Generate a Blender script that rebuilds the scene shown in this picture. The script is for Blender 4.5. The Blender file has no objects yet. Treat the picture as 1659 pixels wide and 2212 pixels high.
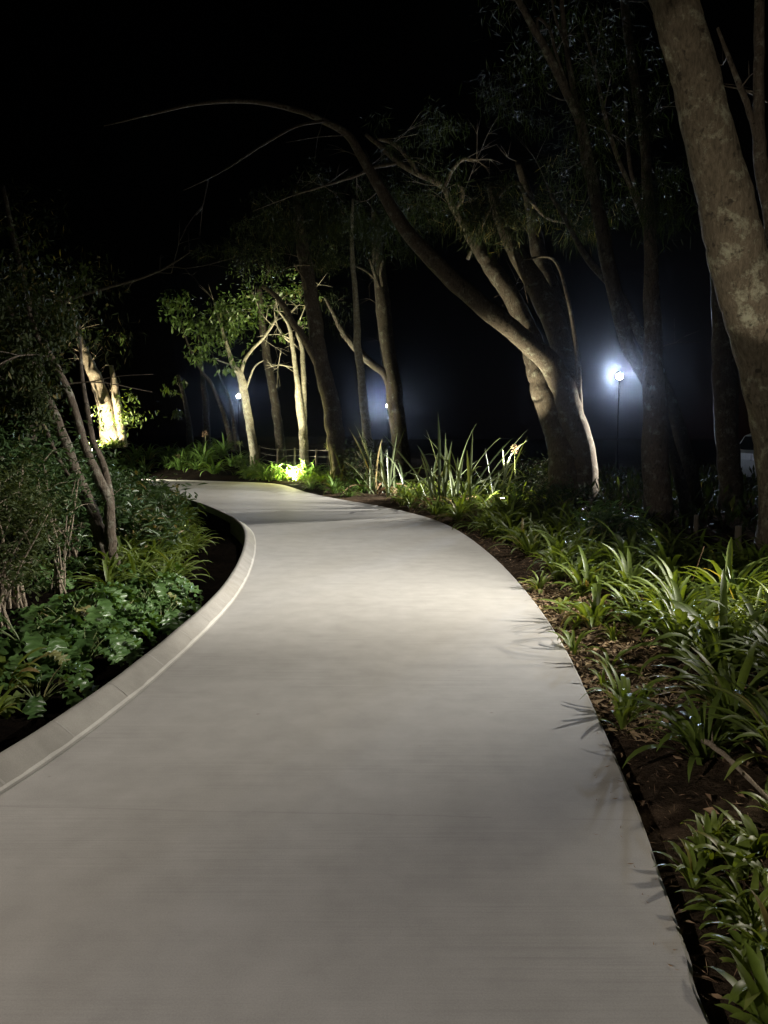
import bpy, math, random
import numpy as np
from mathutils import Vector, Matrix, noise
random.seed(7); np.random.seed(7)
R = math.radians
scene = bpy.context.scene
col = scene.collection

# ------------------------------------------------------------------ camera geometry
CH = 1.5                                    # eye height
FPX, CX, CY = 1659.0, 829.5, 1106.0
PITCH = math.atan(166 / 1659)
FW = Vector((0, math.cos(PITCH), -math.sin(PITCH))); UPV = Vector((0, math.sin(PITCH), math.cos(PITCH)))
def ray(px, py): return FW + Vector((1, 0, 0)) * ((px - CX) / FPX) - UPV * ((py - CY) / FPX)
def G(px, py, z=0.0):                       # ground point seen in a direction
    d = ray(px, py); t = (z - CH) / d.z
    return Vector((d.x * t, d.y * t, z))
def P(px, py, D):                           # point at distance D ahead
    d = ray(px, py); t = D / d.y
    return Vector((d.x * t, D, CH + d.z * t))

# ------------------------------------------------------------------ object helpers
def tag(o, label=None, cat=None, group=None, kind=None):
    if label: o['label'] = label
    if cat: o['category'] = cat
    if group: o['group'] = group
    if kind: o['kind'] = kind
    return o
def empty(name, loc=(0, 0, 0), rz=0.0):
    o = bpy.data.objects.new(name, None); col.objects.link(o)
    o.location = loc; o.rotation_euler = (0, 0, rz); o.empty_display_size = .1
    return o
class MB:
    def __init__(s): s.v = []; s.f = []; s.mi = []; s.cur = 0
    def add(s, vs, fs):
        n = len(s.v); s.v.extend([tuple(p) for p in vs]); s.f.extend([tuple(i + n for i in f) for f in fs]); s.mi.extend([s.cur] * len(fs))
    def box(s, lo, hi):
        x0, y0, z0 = lo; x1, y1, z1 = hi
        s.add([(x0,y0,z0),(x1,y0,z0),(x1,y1,z0),(x0,y1,z0),(x0,y0,z1),(x1,y0,z1),(x1,y1,z1),(x0,y1,z1)],
              [(0,3,2,1),(4,5,6,7),(0,1,5,4),(1,2,6,5),(2,3,7,6),(3,0,4,7)])
    def lathe(s, prof, seg=20, base=(0, 0, 0)):
        vs = []; fs = []
        for (r, z) in prof:
            for k in range(seg):
                a = 2 * math.pi * k / seg; vs.append((base[0] + r * math.cos(a), base[1] + r * math.sin(a), base[2] + z))
        for i in range(len(prof) - 1):
            for k in range(seg):
                a, b = i * seg + k, i * seg + (k + 1) % seg
                fs.append((a, b, b + seg, a + seg))
        fs.append(tuple(range(seg))[::-1]); fs.append(tuple(range((len(prof) - 1) * seg, len(prof) * seg)))
        s.add(vs, fs)
    def build(s, name, mat, parent=None, smooth=True):
        me = bpy.data.meshes.new(name); me.from_pydata(s.v, [], s.f); me.update()
        for m in (mat if isinstance(mat, (list, tuple)) else [mat]): me.materials.append(m)
        me.polygons.foreach_set('use_smooth', [smooth] * len(me.polygons))
        if any(s.mi): me.polygons.foreach_set('material_index', s.mi)
        o = bpy.data.objects.new(name, me); col.objects.link(o)
        if parent is not None: o.parent = parent
        return o
def catmull(pts, n):
    a = np.array([list(p) for p in pts], float)
    a = np.vstack([2 * a[0] - a[1], a, 2 * a[-1] - a[-2]])
    out = []
    for i in range(1, len(a) - 2):
        p0, p1, p2, p3 = a[i - 1], a[i], a[i + 1], a[i + 2]
        for k in range(n):
            t = k / n
            out.append(.5 * ((2 * p1) + (-p0 + p2) * t + (2 * p0 - 5 * p1 + 4 * p2 - p3) * t * t + (-p0 + 3 * p1 - 3 * p2 + p3) * t ** 3))
    out.append(a[-2]); return np.array(out)
def tube(mb, pts, rad, seg=10, sub=4, rough=.08, wob=0.0, cap=True):
    """pts world points, rad radii; grows a knobbly tapered tube"""
    q = catmull([(*p, r) for p, r in zip(pts, rad)], sub)
    sd = random.random() * 100
    c = q[:, :3].copy(); r = np.maximum(q[:, 3], .0008)
    if wob:
        for i in range(1, len(c) - 1):
            nv = noise.noise_vector(Vector((i * .45, sd, 0)))
            c[i] += np.array(nv) * wob * r[i] 
    T = np.gradient(c, axis=0); T /= np.linalg.norm(T, axis=1)[:, None] + 1e-9
    ref = np.array([1.0, 0, 0]) if abs(T[0][0]) < .8 else np.array([0, 1.0, 0])
    u = np.cross(T[0], ref); u /= np.linalg.norm(u)
    sl = np.concatenate([[0], np.cumsum(np.linalg.norm(np.diff(c, axis=0), axis=1))]) / (max(float(r.max()), .004) * 2)
    vs = []; fs = []
    for i in range(len(c)):
        u = u - T[i] * np.dot(u, T[i]); u /= np.linalg.norm(u) + 1e-9
        w = np.cross(T[i], u)
        for k in range(seg):
            a = 2 * math.pi * k / seg
            rr = r[i]
            if rough:
                rr *= 1 + rough * 2 * noise.noise(Vector((math.cos(a) * 1.3 + sd, math.sin(a) * 1.3, sl[i] * .55))) + rough * noise.noise(Vector((math.cos(a) * 4, math.sin(a) * 4 + sd, sl[i] * .9)))
            vs.append(c[i] + (u * math.cos(a) + w * math.sin(a)) * rr)
    for i in range(len(c) - 1):
        for k in range(seg):
            a, b = i * seg + k, i * seg + (k + 1) % seg
            fs.append((a, b, b + seg, a + seg))
    if cap:
        fs.append(tuple(range(seg))[::-1]); n = (len(c) - 1) * seg; fs.append(tuple(range(n, n + seg)))
    mb.add(vs, fs)

# ------------------------------------------------------------------ materials
def mat(name):
    m = bpy.data.materials.new(name); m.use_nodes = True
    nt = m.node_tree; b = nt.nodes['Principled BSDF']
    return m, nt, b
def N(nt, t, **kw):
    n = nt.nodes.new(t)
    for k, v in kw.items():
        if k in n.inputs: n.inputs[k].default_value = v
        else: setattr(n, k, v)
    return n
def ramp(nt, fac, stops):
    r = nt.nodes.new('ShaderNodeValToRGB'); el = r.color_ramp.elements
    while len(el) < len(stops): el.new(.5)
    for e, (p, c) in zip(el, stops): e.position = p; e.color = (*c, 1) if len(c) == 3 else c
    nt.links.new(fac, r.inputs['Fac']); return r.outputs['Color']
def coords(nt, scale=(1, 1, 1), kind='Object'):
    tc = nt.nodes.new('ShaderNodeTexCoord'); mp = nt.nodes.new('ShaderNodeMapping'); mp.inputs['Scale'].default_value = scale
    nt.links.new(tc.outputs[kind], mp.inputs['Vector']); return mp.outputs['Vector']
def noise_tex(nt, vec, scale, detail=4, rough=.55, dist=0.0):
    n = nt.nodes.new('ShaderNodeTexNoise'); n.inputs['Scale'].default_value = scale; n.inputs['Detail'].default_value = detail
    n.inputs['Roughness'].default_value = rough; n.inputs['Distortion'].default_value = dist
    nt.links.new(vec, n.inputs['Vector']); return n.outputs['Fac']
def mixc(nt, fac, a, b, mode='MIX'):
    m = nt.nodes.new('ShaderNodeMix'); m.data_type = 'RGBA'; m.blend_type = mode
    for s, v in ((m.inputs[0], fac), (m.inputs[6], a), (m.inputs[7], b)):
        if hasattr(v, 'is_linked') or hasattr(v, 'links'): nt.links.new(v, s)
        else: s.default_value = v if not isinstance(v, tuple) else ((*v, 1) if len(v) == 3 else v)
    return m.outputs[2]
def mth(nt, op, a, b=0.0):
    m = nt.nodes.new('ShaderNodeMath'); m.operation = op
    for s, v in ((m.inputs[0], a), (m.inputs[1], b)):
        if hasattr(v, 'links'): nt.links.new(v, s)
        else: s.default_value = v
    return m.outputs[0]
def bump(nt, b, h, strength=.4, dist=.01):
    n = nt.nodes.new('ShaderNodeBump'); n.inputs['Strength'].default_value = strength; n.inputs['Distance'].default_value = dist
    nt.links.new(h, n.inputs['Height']); nt.links.new(n.outputs['Normal'], b.inputs['Normal'])

def concrete(name, c0, c1, broom=True):
    m, nt, b = mat(name)
    v = coords(nt)
    big = noise_tex(nt, v, .9, 4, .6, .4); mid = noise_tex(nt, v, 5, 5, .6)
    base = ramp(nt, big, [(.3, c0), (.72, c1)])
    base = mixc(nt, .5, base, ramp(nt, mid, [(.3, tuple(x * .86 for x in c0)), (.7, tuple(min(1, x * 1.07) for x in c1))]))
    fine = noise_tex(nt, v, 180, 2, .7)
    base = mixc(nt, .35, base, ramp(nt, fine, [(.25, (.55, .55, .55)), (.75, (1.15, 1.15, 1.15))]), 'MULTIPLY')
    # scattered dark specks and small stains
    vs = nt.nodes.new('ShaderNodeTexVoronoi'); vs.inputs['Scale'].default_value = 2.3; nt.links.new(v, vs.inputs['Vector'])
    wob = mth(nt, 'ADD', vs.outputs['Distance'], mth(nt, 'MULTIPLY', noise_tex(nt, v, 40, 3), .05))
    base = mixc(nt, ramp(nt, wob, [(.035, (.55, .55, .55)), (.05, (0, 0, 0))]), base, (.16, .13, .10))
    if broom:
        bv = coords(nt, (1.1, 95, 1))
        br = noise_tex(nt, bv, 1.0, 3, .6, .0)
        bm = noise_tex(nt, coords(nt, (.5, 1.4, 1)), 1.0, 3)
        amt = ramp(nt, bm, [(.42, (.15, .15, .15)), (.62, (1, 1, 1))])
        st = mixc(nt, 1.0, ramp(nt, br, [(.3, (.80, .80, .80)), (.6, (1.03, 1.03, 1.03))]), (1, 1, 1))
        base = mixc(nt, mth(nt, 'MULTIPLY', amt, .6), base, mixc(nt, 1.0, base, ramp(nt, br, [(.3, (.78, .78, .78)), (.6, (1.04, 1.04, 1.04))]), 'MULTIPLY'))
        # hairline joints cut across
        sx = nt.nodes.new('ShaderNodeSeparateXYZ'); nt.links.new(v, sx.inputs[0])
        yy = mth(nt, 'ADD', sx.outputs['Y'], mth(nt, 'MULTIPLY', sx.outputs['X'], .045))
        yy = mth(nt, 'ADD', yy, mth(nt, 'MULTIPLY', noise_tex(nt, v, 3, 3), .03))
        w = mth(nt, 'ABSOLUTE', mth(nt, 'SUBTRACT', mth(nt, 'FRACT', mth(nt, 'DIVIDE', mth(nt, 'SUBTRACT', yy, 2.93), 4.1)), .5))
        ln = mth(nt, 'GREATER_THAN', w, .4988)
        gate = mth(nt, 'GREATER_THAN', noise_tex(nt, v, 2.2, 2), .42)
        base = mixc(nt, mth(nt, 'MULTIPLY', mth(nt, 'MULTIPLY', ln, gate), .13), base, (.10, .09, .08))
        bump(nt, b, mth(nt, 'ADD', mth(nt, 'MULTIPLY', br, .5), mth(nt, 'MULTIPLY', mid, .6)), .12, .006)
    else:
        bump(nt, b, mid, .5, .012)
    nt.links.new(base, b.inputs['Base Color'])
    b.inputs['Roughness'].default_value = .78
    b.inputs['Specular IOR Level'].default_value = .3
    return m
M = {}
M['path'] = concrete('concrete_path', (.395, .382, .355), (.45, .436, .41))
M['kerb'] = concrete('concrete_kerb', (.28, .265, .235), (.40, .38, .34), False)
M['mortar'] = concrete('mortar', (.48, .46, .42), (.62, .60, .55), False)

def bark(name, c0, c1, lichen=(.42, .43, .36), amt=.56, sc=1.0):
    m, nt, b = mat(name)
    v = coords(nt, (1, 1, .28)); v2 = coords(nt)
    a = noise_tex(nt, v, 46 * sc, 7, .7, .5); c = noise_tex(nt, v2, 6 * sc, 8, .78, .15)
    base = ramp(nt, a, [(.3, c0), (.68, c1)])
    base = mixc(nt, ramp(nt, c, [(amt - .03, (0, 0, 0)), (amt + .10, (.8, .8, .8))]), base, lichen)
    base = mixc(nt, ramp(nt, noise_tex(nt, v2, 15 * sc, 5), [(.6, (0, 0, 0)), (.68, (.75, .75, .75))]), base, tuple(x * .4 for x in c0))
    nt.links.new(base, b.inputs['Base Color']); b.inputs['Roughness'].default_value = .92
    b.inputs['Specular IOR Level'].default_value = .2
    bump(nt, b, mth(nt, 'ADD', a, mth(nt, 'MULTIPLY', c, .6)), .8, .02)
    return m
M['bark'] = bark('bark_brown', (.028, .022, .016), (.095, .08, .062), (.20, .21, .16), .56)
M['bark_warm'] = bark('bark_pinkish', (.045, .034, .025), (.155, .125, .095), (.30, .30, .24), .56)
M['bark_big'] = bark('bark_mottled', (.05, .04, .028), (.17, .14, .10), (.34, .34, .25), .55, .7)
M['bark_pale'] = bark('bark_pale_rough', (.15, .13, .09), (.46, .42, .31), (.58, .55, .42), .5, 1.6)
M['twig'] = bark('twig', (.18, .14, .10), (.38, .32, .24), (.4, .36, .28), .6, 3)

def leafmat(name, c0, c1, rough=.4, trans=.25, spec=.5, sc=3.0, tc=None):
    m, nt, b = mat(name)
    oi = nt.nodes.new('ShaderNodeObjectInfo')
    g = nt.nodes.new('ShaderNodeNewGeometry')
    f = mth(nt, 'ADD', mth(nt, 'MULTIPLY', g.outputs['Random Per Island'], .75), mth(nt, 'MULTIPLY', oi.outputs['Random'], .25))
    base = ramp(nt, f, [(0, c0), (.85, c1), (.97, (.30, .22, .10))])
    nz = noise_tex(nt, coords(nt, (1, 1, 1)), 25, 3)
    base = mixc(nt, .6, base, ramp(nt, nz, [(.3, (.72, .74, .7)), (.7, (1.1, 1.08, 1))]), 'MULTIPLY')
    nt.links.new(base, b.inputs['Base Color'])
    b.inputs['Roughness'].default_value = rough; b.inputs['Specular IOR Level'].default_value = spec
    t = nt.nodes.new('ShaderNodeBsdfTranslucent'); mx = nt.nodes.new('ShaderNodeMixShader'); mx.inputs[0].default_value = trans
    nt.links.new(mixc(nt, 1.0, base, tc or (1.7, 1.6, .45), 'MULTIPLY'), t.inputs['Color'])
    nt.links.new(b.outputs[0], mx.inputs[1]); nt.links.new(t.outputs[0], mx.inputs[2])
    nt.links.new(mx.outputs[0], nt.nodes['Material Output'].inputs['Surface'])
    return m
M['strap'] = leafmat('strap_leaf', (.065, .10, .018), (.15, .205, .045), .44, .3)
M['strap_far'] = leafmat('strap_leaf_far', (.05, .10, .022), (.12, .20, .05), .38, .3)
M['strap_fresh'] = leafmat('strap_leaf_fresh', (.085, .13, .02), (.18, .235, .048), .44, .35)
M['acanthus'] = leafmat('broad_leaf', (.045, .10, .03), (.10, .18, .055), .36, .2)
M['tree_leaf'] = leafmat('tree_leaf', (.045, .085, .022), (.11, .17, .05), .42, .3)
M['dark_leaf'] = leafmat('dark_needle', (.012, .02, .007), (.03, .042, .015), .7, .2, .2)
M['shrub_leaf'] = leafmat('shrub_leaf', (.035, .058, .02), (.085, .105, .04), .55, .25, .3)
M['bush_leaf'] = leafmat('bush_leaf', (.03, .065, .022), (.07, .115, .045), .4, .2)
M['bush_dark'] = leafmat('bush_leaf_dark', (.018, .03, .012), (.045, .06, .022), .6, .2, .25)
M['flax'] = leafmat('flax_blade', (.05, .07, .035), (.13, .155, .085), .36, .12)
M['dry'] = leafmat('dry_leaf', (.14, .085, .05), (.36, .25, .16), .75, .15, .2, 3, (1, .8, .6))
M['stalk'] = leafmat('flower_stalk', (.10, .15, .05), (.17, .20, .08), .5, .1)
M['seed'] = leafmat('seed_head', (.38, .25, .16), (.62, .42, .28), .7, .25, .2, 3, (1, .7, .5))
M['seed_green'] = leafmat('seed_head_green', (.20, .26, .08), (.34, .38, .14), .7, .25, .2)

m, nt, b = mat('soil'); v = coords(nt)
n1 = noise_tex(nt, v, 14, 8, .7, .5); n2 = noise_tex(nt, v, 1.7, 4); n3 = noise_tex(nt, v, 90, 3, .7)
base = ramp(nt, n1, [(.3, (.024, .017, .012)), (.6, (.105, .074, .05)), (.78, (.21, .155, .10))])
base = mixc(nt, ramp(nt, n2, [(.4, (0, 0, 0)), (.65, (.7, .7, .7))]), base, (.032, .026, .018))
base = mixc(nt, .5, base, ramp(nt, n3, [(.3, (.4, .4, .4)), (.75, (1.4, 1.4, 1.4))]), 'MULTIPLY')
sx = nt.nodes.new('ShaderNodeSeparateXYZ'); nt.links.new(v, sx.inputs[0])
lb_ = mth(nt, 'LESS_THAN', mth(nt, 'ADD', sx.outputs['X'], mth(nt, 'MULTIPLY', sx.outputs['Y'], .07)), -.2)     # left bed darkened: the shade behind the kerb is painted into the soil
base = mixc(nt, lb_, base, mixc(nt, 1.0, base, (.12, .13, .15), 'MULTIPLY'))
nt.links.new(base, b.inputs['Base Color']); b.inputs['Roughness'].default_value = 1; b.inputs['Specular IOR Level'].default_value = 0
bump(nt, b, mth(nt, 'ADD', n1, mth(nt, 'MULTIPLY', n3, .4)), 1.0, .05); M['soil'] = m

def plain(name, c, rough=.5, metal=0.0, spec=.5):
    m, nt, b = mat(name)
    nz = noise_tex(nt, coords(nt), 12, 4)
    nt.links.new(mixc(nt, .5, (*c, 1), ramp(nt, nz, [(.3, tuple(x * .7 for x in c)), (.7, tuple(min(1, x * 1.15) for x in c))])), b.inputs['Base Color'])
    b.inputs['Roughness'].default_value = rough; b.inputs['Metallic'].default_value = metal; b.inputs['Specular IOR Level'].default_value = spec
    return m
M['pole'] = plain('dark_painted_steel', (.012, .013, .014), .7, 0, .2)
M['alu'] = plain('lamp_housing', (.30, .30, .31), .4, .8)
M['post'] = plain('weathered_timber', (.13, .11, .08), .95)
M['wire'] = plain('galvanised_wire', (.20, .20, .19), .6, .5)
M['car'] = plain('pale_car_paint', (.30, .30, .28), .5)
M['glassdark'] = plain('dark_car_glass', (.01, .012, .014), .08)
M['rubber'] = plain('rubber', (.02, .02, .02), .8)
M['redlamp'] = plain('tail_lamp_red', (.06, .006, .006), .5)
M['rim'] = plain('wheel_rim', (.35, .35, .36), .35, .8)
def emit(name, c, s):
    m, nt, b = mat(name); b.inputs['Base Color'].default_value = (.8, .8, .8, 1)
    b.inputs['Emission Color'].default_value = (*c, 1); b.inputs['Emission Strength'].default_value = s; return m
M['cool'] = emit('lamp_glass_cool', (.86, .92, 1.0), 60)
M['warm'] = emit('lamp_glass_warm', (1.0, .92, .62), 30)
M['soft'] = emit('lamp_glass_soft', (1.0, .9, .75), 30)

# ------------------------------------------------------------------ path outline
Rpx = [(1490,2090),(1455,1990),(1420,1890),(1385,1783),(1350,1693),(1320,1622),(1290,1552),(1262,1491),(1235,1432),
       (1205,1377),(1170,1323),(1130,1271),(1085,1221),(1040,1181),(990,1146),(940,1123),(880,1106),(820,1093),(760,1083),(715,1075),(660,1063),(625,1051),(587,1044),(490,1040),(390,1037),(299,1034)]
Lpx = [(-330,1905),(-150,1808),(0,1716),(100,1650),(200,1577),(300,1498),(370,1436),(430,1379),(480,1328),(520,1277),(545,1224),(553,1182),(548,1153),(528,1133),
       (500,1116),(470,1101),(435,1087),(400,1076),(376,1063),(345,1050)]
def xy(p): return (p.x, p.y, 0)
r0 = G(1525, 2212)
Rw = [(.62, -14, 0), (.66, -8, 0), (.70, -3, 0), (.72, 0, 0), (r0.x, r0.y, 0)] + [xy(G(*p)) for p in Rpx] + [(-12, 28.6, 0), (-20, 32.5, 0), (-34, 40, 0)]
Lw = [(-3.0, -14, 0), (-2.9, -8, 0), (-2.75, -3, 0), (-2.55, 0, 0)] + [xy(G(*p)) for p in Lpx] + [(-9.5, 24.6, 0), (-13.5, 26.2, 0), (-21, 29.8, 0), (-35.5, 37.2, 0)]
RC = catmull(Rw, 6)[:, :2]; LC = catmull(Lw, 6)[:, :2]
def smooth(c, k):
    for _ in range(k): c[1:-1] = (c[:-2] + 2 * c[1:-1] + c[2:]) / 4
    return c
smooth(RC, 5); smooth(LC, 5)
def offset(c, d):
    t = np.gradient(c, axis=0); t /= np.linalg.norm(t, axis=1)[:, None]
    return c + np.stack([t[:, 1], -t[:, 0]], 1) * d      # + = to the right of travel
poly = np.vstack([RC, LC[::-1]])
def seg_dist(pts, c):
    a, b_ = c[:-1], c[1:]; d = b_ - a; L2 = (d ** 2).sum(1) + 1e-9
    best = np.full(len(pts), 1e9); by = np.zeros(len(pts))
    for i in range(len(a)):
        t = np.clip(((pts - a[i]) @ d[i]) / L2[i], 0, 1); q = a[i] + t[:, None] * d[i]
        dd = np.linalg.norm(pts - q, axis=1); m_ = dd < best; best[m_] = dd[m_]; by[m_] = q[m_, 1]
    return best, by
def inside(pts, pl):
    x, y = pts[:, 0], pts[:, 1]; r = np.zeros(len(pts), bool); n = len(pl)
    for i in range(n):
        x1, y1 = pl[i]; x2, y2 = pl[(i + 1) % n]
        c = ((y1 > y) != (y2 > y)) & (x < (x2 - x1) * (y - y1) / (y2 - y1 + 1e-12) + x1); r ^= c
    return r
def sstep(t): t = np.clip(t, 0, 1); return t * t * (3 - 2 * t)
def heights(pts):
    dr, yr = seg_dist(pts, RC); dl, yl = seg_dist(pts, LC); ins = inside(pts, poly)
    left = dl < dr; d = np.minimum(dl, dr)
    nz = np.array([noise.fractal(Vector((p[0] * .9, p[1] * .9, 3.1)), .8, 2.1, 4) for p in pts]) 
    fz = np.array([noise.fractal(Vector((p[0] * 5, p[1] * 5, 9.1)), .9, 2.1, 3) for p in pts])
    near = sstep(d / .8)
    z = -.045 + near * (.05 + .05 * nz) + .014 * fz * sstep(d / .15)
    zl = -.21 + sstep((d - .5) / 1.2) * .26 + near * .06 * nz + .012 * fz
    z = np.where(left, zl, z)
    bank = (~left) & (yr > 20.5)
    w = sstep((yr - 20.5) / 2.5) * sstep((-4.0 - pts[:, 0]) / 2.6)
    z = np.where(bank, z + .95 * w * sstep((d - .1) / 5.0), z)
    return np.where(ins, np.minimum(-.12, z), z)
def gz(x, y): return float(heights(np.array([[x, y]], float))[0])
def spaced(a, b, s0, s1, mid, power=1.6):
    out = [mid]; x = mid
    while x < b: out.append(x := x + s0 + s1 * (max(0, abs(x - mid) - 7) ** power))
    x = mid
    while x > a: out.insert(0, x := x - s0 - s1 * (max(0, abs(x - mid) - 7) ** power))
    return np.array(out)
gx = spaced(-150, 150, .09, .006, 0.0); gy = spaced(-60, 260, .10, .004, 5.0)
XX, YY = np.meshgrid(gx, gy); pts = np.stack([XX.ravel(), YY.ravel()], 1)
Z = heights(pts); W_, H_ = len(gx), len(gy)
mb = MB(); mb.v = [(float(p[0]), float(p[1]), float(z)) for p, z in zip(pts, Z)]
mb.f = [(j * W_ + i, j * W_ + i + 1, (j + 1) * W_ + i + 1, (j + 1) * W_ + i) for j in range(H_ - 1) for i in range(W_ - 1)]
mb.mi = [0] * len(mb.f)
tag(mb.build('ground', M['soil']), kind='structure')

# path slab with a small chamfered edge
import bmesh
def slab():
    bm = bmesh.new()
    Rt, Lt = RC.copy(), LC.copy()
    rings = [(0, 0), (.014, -.012), (.016, -.13)]
    ring_v = []
    for off, z in rings:
        pr = offset(Rt, off); pl = offset(Lt, -off)
        # keep ends straight
        ol = np.vstack([pr, pl[::-1]])
        ring_v.append([bm.verts.new((p[0], p[1], z)) for p in ol])
    n = len(ring_v[0])
    for a, b_ in zip(ring_v[:-1], ring_v[1:]):
        for i in range(n): bm.faces.new((a[i], b_[i], b_[(i + 1) % n], a[(i + 1) % n]))
    f = bm.faces.new(ring_v[0][::-1]); bmesh.ops.triangulate(bm, faces=[f], ngon_method='EAR_CLIP')
    bmesh.ops.recalc_face_normals(bm, faces=bm.faces)
    me = bpy.data.meshes.new('path'); bm.to_mesh(me); bm.free(); me.materials.append(M['path'])
    o = bpy.data.objects.new('path', me); col.objects.link(o); tag(o, kind='structure')
slab()
# kerb on the left, ending where the path swings away
iend = max(i for i, p in enumerate(LC) if p[1] < 15.4 and i < len(LC) - 60)
ke = [i for i, p in enumerate(LC) if p[1] <= G(512, 1123).y]
K = LC[ke[0]:ke[-1] + 1]
Kt = []
for a, b_ in zip(K[:-1], K[1:]):
    n = max(1, int(np.linalg.norm(b_ - a) / .06))
    for k in range(n): Kt.append(a + (b_ - a) * k / n)
K = smooth(np.array(Kt), 6)
prof = [(-.004, -.02), (-.002, .012), (.008, .014), (.015, .019), (.07, .062), (.104, .086), (.116, .092), (.140, .091), (.149, .080), (.150, -.25)]
mb = MB(); s_acc = 0; rows = []
for i, p in enumerate(K):
    if i: s_acc += np.linalg.norm(K[i] - K[i - 1])
    jw = .004 * noise.noise(Vector((s_acc * 2.2, 0, 0))); row = []
    for j, (o_, z) in enumerate(prof):
        t = K[min(i + 1, len(K) - 1)] - K[max(i - 1, 0)]; t = t / np.linalg.norm(t); nrm = np.array([-t[1], t[0]])
        edge = (.008 * noise.noise(Vector((s_acc * 9, 5, 0))) + .012 * noise.noise(Vector((s_acc * 2, 8, 0)))) if j in (2, 3) else 0
        dz = jw if 1 < j < 9 else 0
        row.append((p[0] + nrm[0] * (o_ + edge), p[1] + nrm[1] * (o_ + edge), z + dz))
    rows.append(row)
np_ = len(prof)
mb.v = [q for r_ in rows for q in r_]
for i in range(len(rows) - 1):
    for j in range(np_ - 1):
        a = i * np_ + j; mb.f.append((a, a + 1, a + np_ + 1, a + np_)); mb.mi.append(1 if j in (1, 2) else 0)
mb.f.append(tuple(range(np_))); mb.f.append(tuple(range((len(rows) - 1) * np_, len(rows) * np_))[::-1]); mb.mi += [0, 0]
tag(mb.build('kerb', [M['kerb'], M['mortar']]), kind='structure')
# mortar joints over the kerb: thin raised beads
mb = MB(); acc = 0; nxt = .4
for i in range(1, len(K)):
    acc += np.linalg.norm(K[i] - K[i - 1])
    if acc > nxt:
        nxt += random.choice([.55, .6, .62, .12])
        t = K[i] - K[i - 1]; t = t / np.linalg.norm(t); nrm = np.array([-t[1], t[0]])
        w = random.uniform(.003, .007); vs = []
        for (o_, z) in prof[3:9]:
            sk = random.uniform(-.006, .006)
            for s in (-1, 1): vs.append((K[i][0] + nrm[0] * o_ + t[0] * (s * w + sk), K[i][1] + nrm[1] * o_ + t[1] * (s * w + sk), z + .002))
        mb.add(vs, [(2 * k, 2 * k + 1, 2 * k + 3, 2 * k + 2) for k in range(5)])
tag(mb.build('kerb_joint', concrete('joint_filler', (.38, .36, .33), (.46, .44, .40), False)), kind='structure')

# ------------------------------------------------------------------ plants
def strap_leaf(mb, base, az, L, w, elev, droop, fold=.35, nseg=7, twist=0.0):
    d = np.array([math.cos(az), math.sin(az), 0]); s = np.array([-math.sin(az), math.cos(az), 0])
    p = np.array(base, float); e = elev; vs = []; step = L / nseg
    side = random.uniform(-.25, .25)
    for i in range(nseg + 1):
        t = i / nseg
        ww = w * (.75 + .5 * t if t < .5 else 1.0) * (1 - max(0, (t - .55) / .45) ** 2.2) * .5 + .0008
        tw = twist * t; sv = s * math.cos(tw) + np.array([0, 0, 1]) * math.sin(tw)
        up = np.array([-math.sin(e) * d[0], -math.sin(e) * d[1], math.cos(e)])
        vs += [p + sv * ww + up * ww * fold, p, p - sv * ww + up * ww * fold]
        p = p + (d * math.cos(e) + np.array([0, 0, 1]) * math.sin(e)) * step
        e -= droop / nseg * (.4 + 1.3 * t)
        d = d * math.cos(side / nseg) + s * math.sin(side / nseg); s = np.array([-d[1], d[0], 0])
    fs = []
    for i in range(nseg):
        a = 3 * i; fs += [(a, a + 1, a + 4, a + 3), (a + 1, a + 2, a + 5, a + 4)]
    mb.add(vs, fs)
def clump_mesh(n, L, w, seed, low=.55, spread=.06):
    random.seed(seed); mb = MB()
    for k in range(n):
        az = random.uniform(0, 6.283); r_ = random.uniform(0, spread)
        l = L * random.uniform(.55, 1.1)
        strap_leaf(mb, (math.cos(az) * r_, math.sin(az) * r_, random.uniform(-.02, .05)), az + random.uniform(-.5, .5), l, w * random.uniform(.75, 1.2),
                   random.uniform(low, 1.5), random.uniform(1.1, 2.7), random.uniform(.15, .5), 8, random.uniform(-.5, .5))
    return mb
def seed_head(root, h, lean, mk='seed', r=.06, base=(0, 0)):
    mb = MB(); top = Vector((base[0] + lean[0], base[1] + lean[1], h))
    tube(mb, [(base[0], base[1], 0), (base[0] + lean[0] * .3, base[1] + lean[1] * .3, h * .5), top], [.008, .006, .005], 6, 4, 0)
    mb.build('flower_stalk', M['stalk'], root)
    hb = MB()
    for k in range(46):
        d = Vector((random.gauss(0, 1), random.gauss(0, 1), random.gauss(.25, 1))).normalized()
        e = top + d * r * random.uniform(.75, 1.05)
        tube(hb, [top, top.lerp(e, .6), e], [.0015, .0015, .003], 4, 1, 0)
        q = e; s = .009
        vs = [q + Vector((s, 0, 0)), q + Vector((0, s, 0)), q - Vector((s, 0, 0)), q - Vector((0, s, 0)), q + d * s * 1.8, q - d * s]
        hb.add(vs, [(0, 1, 4), (1, 2, 4), (2, 3, 4), (3, 0, 4), (1, 0, 5), (2, 1, 5), (3, 2, 5), (0, 3, 5)])
    hb.build('seed_head', M[mk], root)
CL = {}
def variants(key, k, n, L, w, low, matk, spread=.06):
    CL[key] = []
    for i in range(k):
        mb = clump_mesh(n, L, w, 100 + i * 7 + len(key), low, spread)
        me = bpy.data.meshes.new('strap_clump'); me.from_pydata(mb.v, [], mb.f); me.update(); me.materials.append(M[matk])
        me.polygons.foreach_set('use_smooth', [True] * len(me.polygons)); CL[key].append(me)
variants('big', 6, 42, .72, .047, .75, 'strap', .09)
variants('mid', 6, 34, .55, .037, .6, 'strap', .08)
variants('small', 4, 15, .30, .028, .6, 'strap_fresh', .03)
variants('far', 5, 46, .70, .042, .5, 'strap_far', .12)
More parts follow.
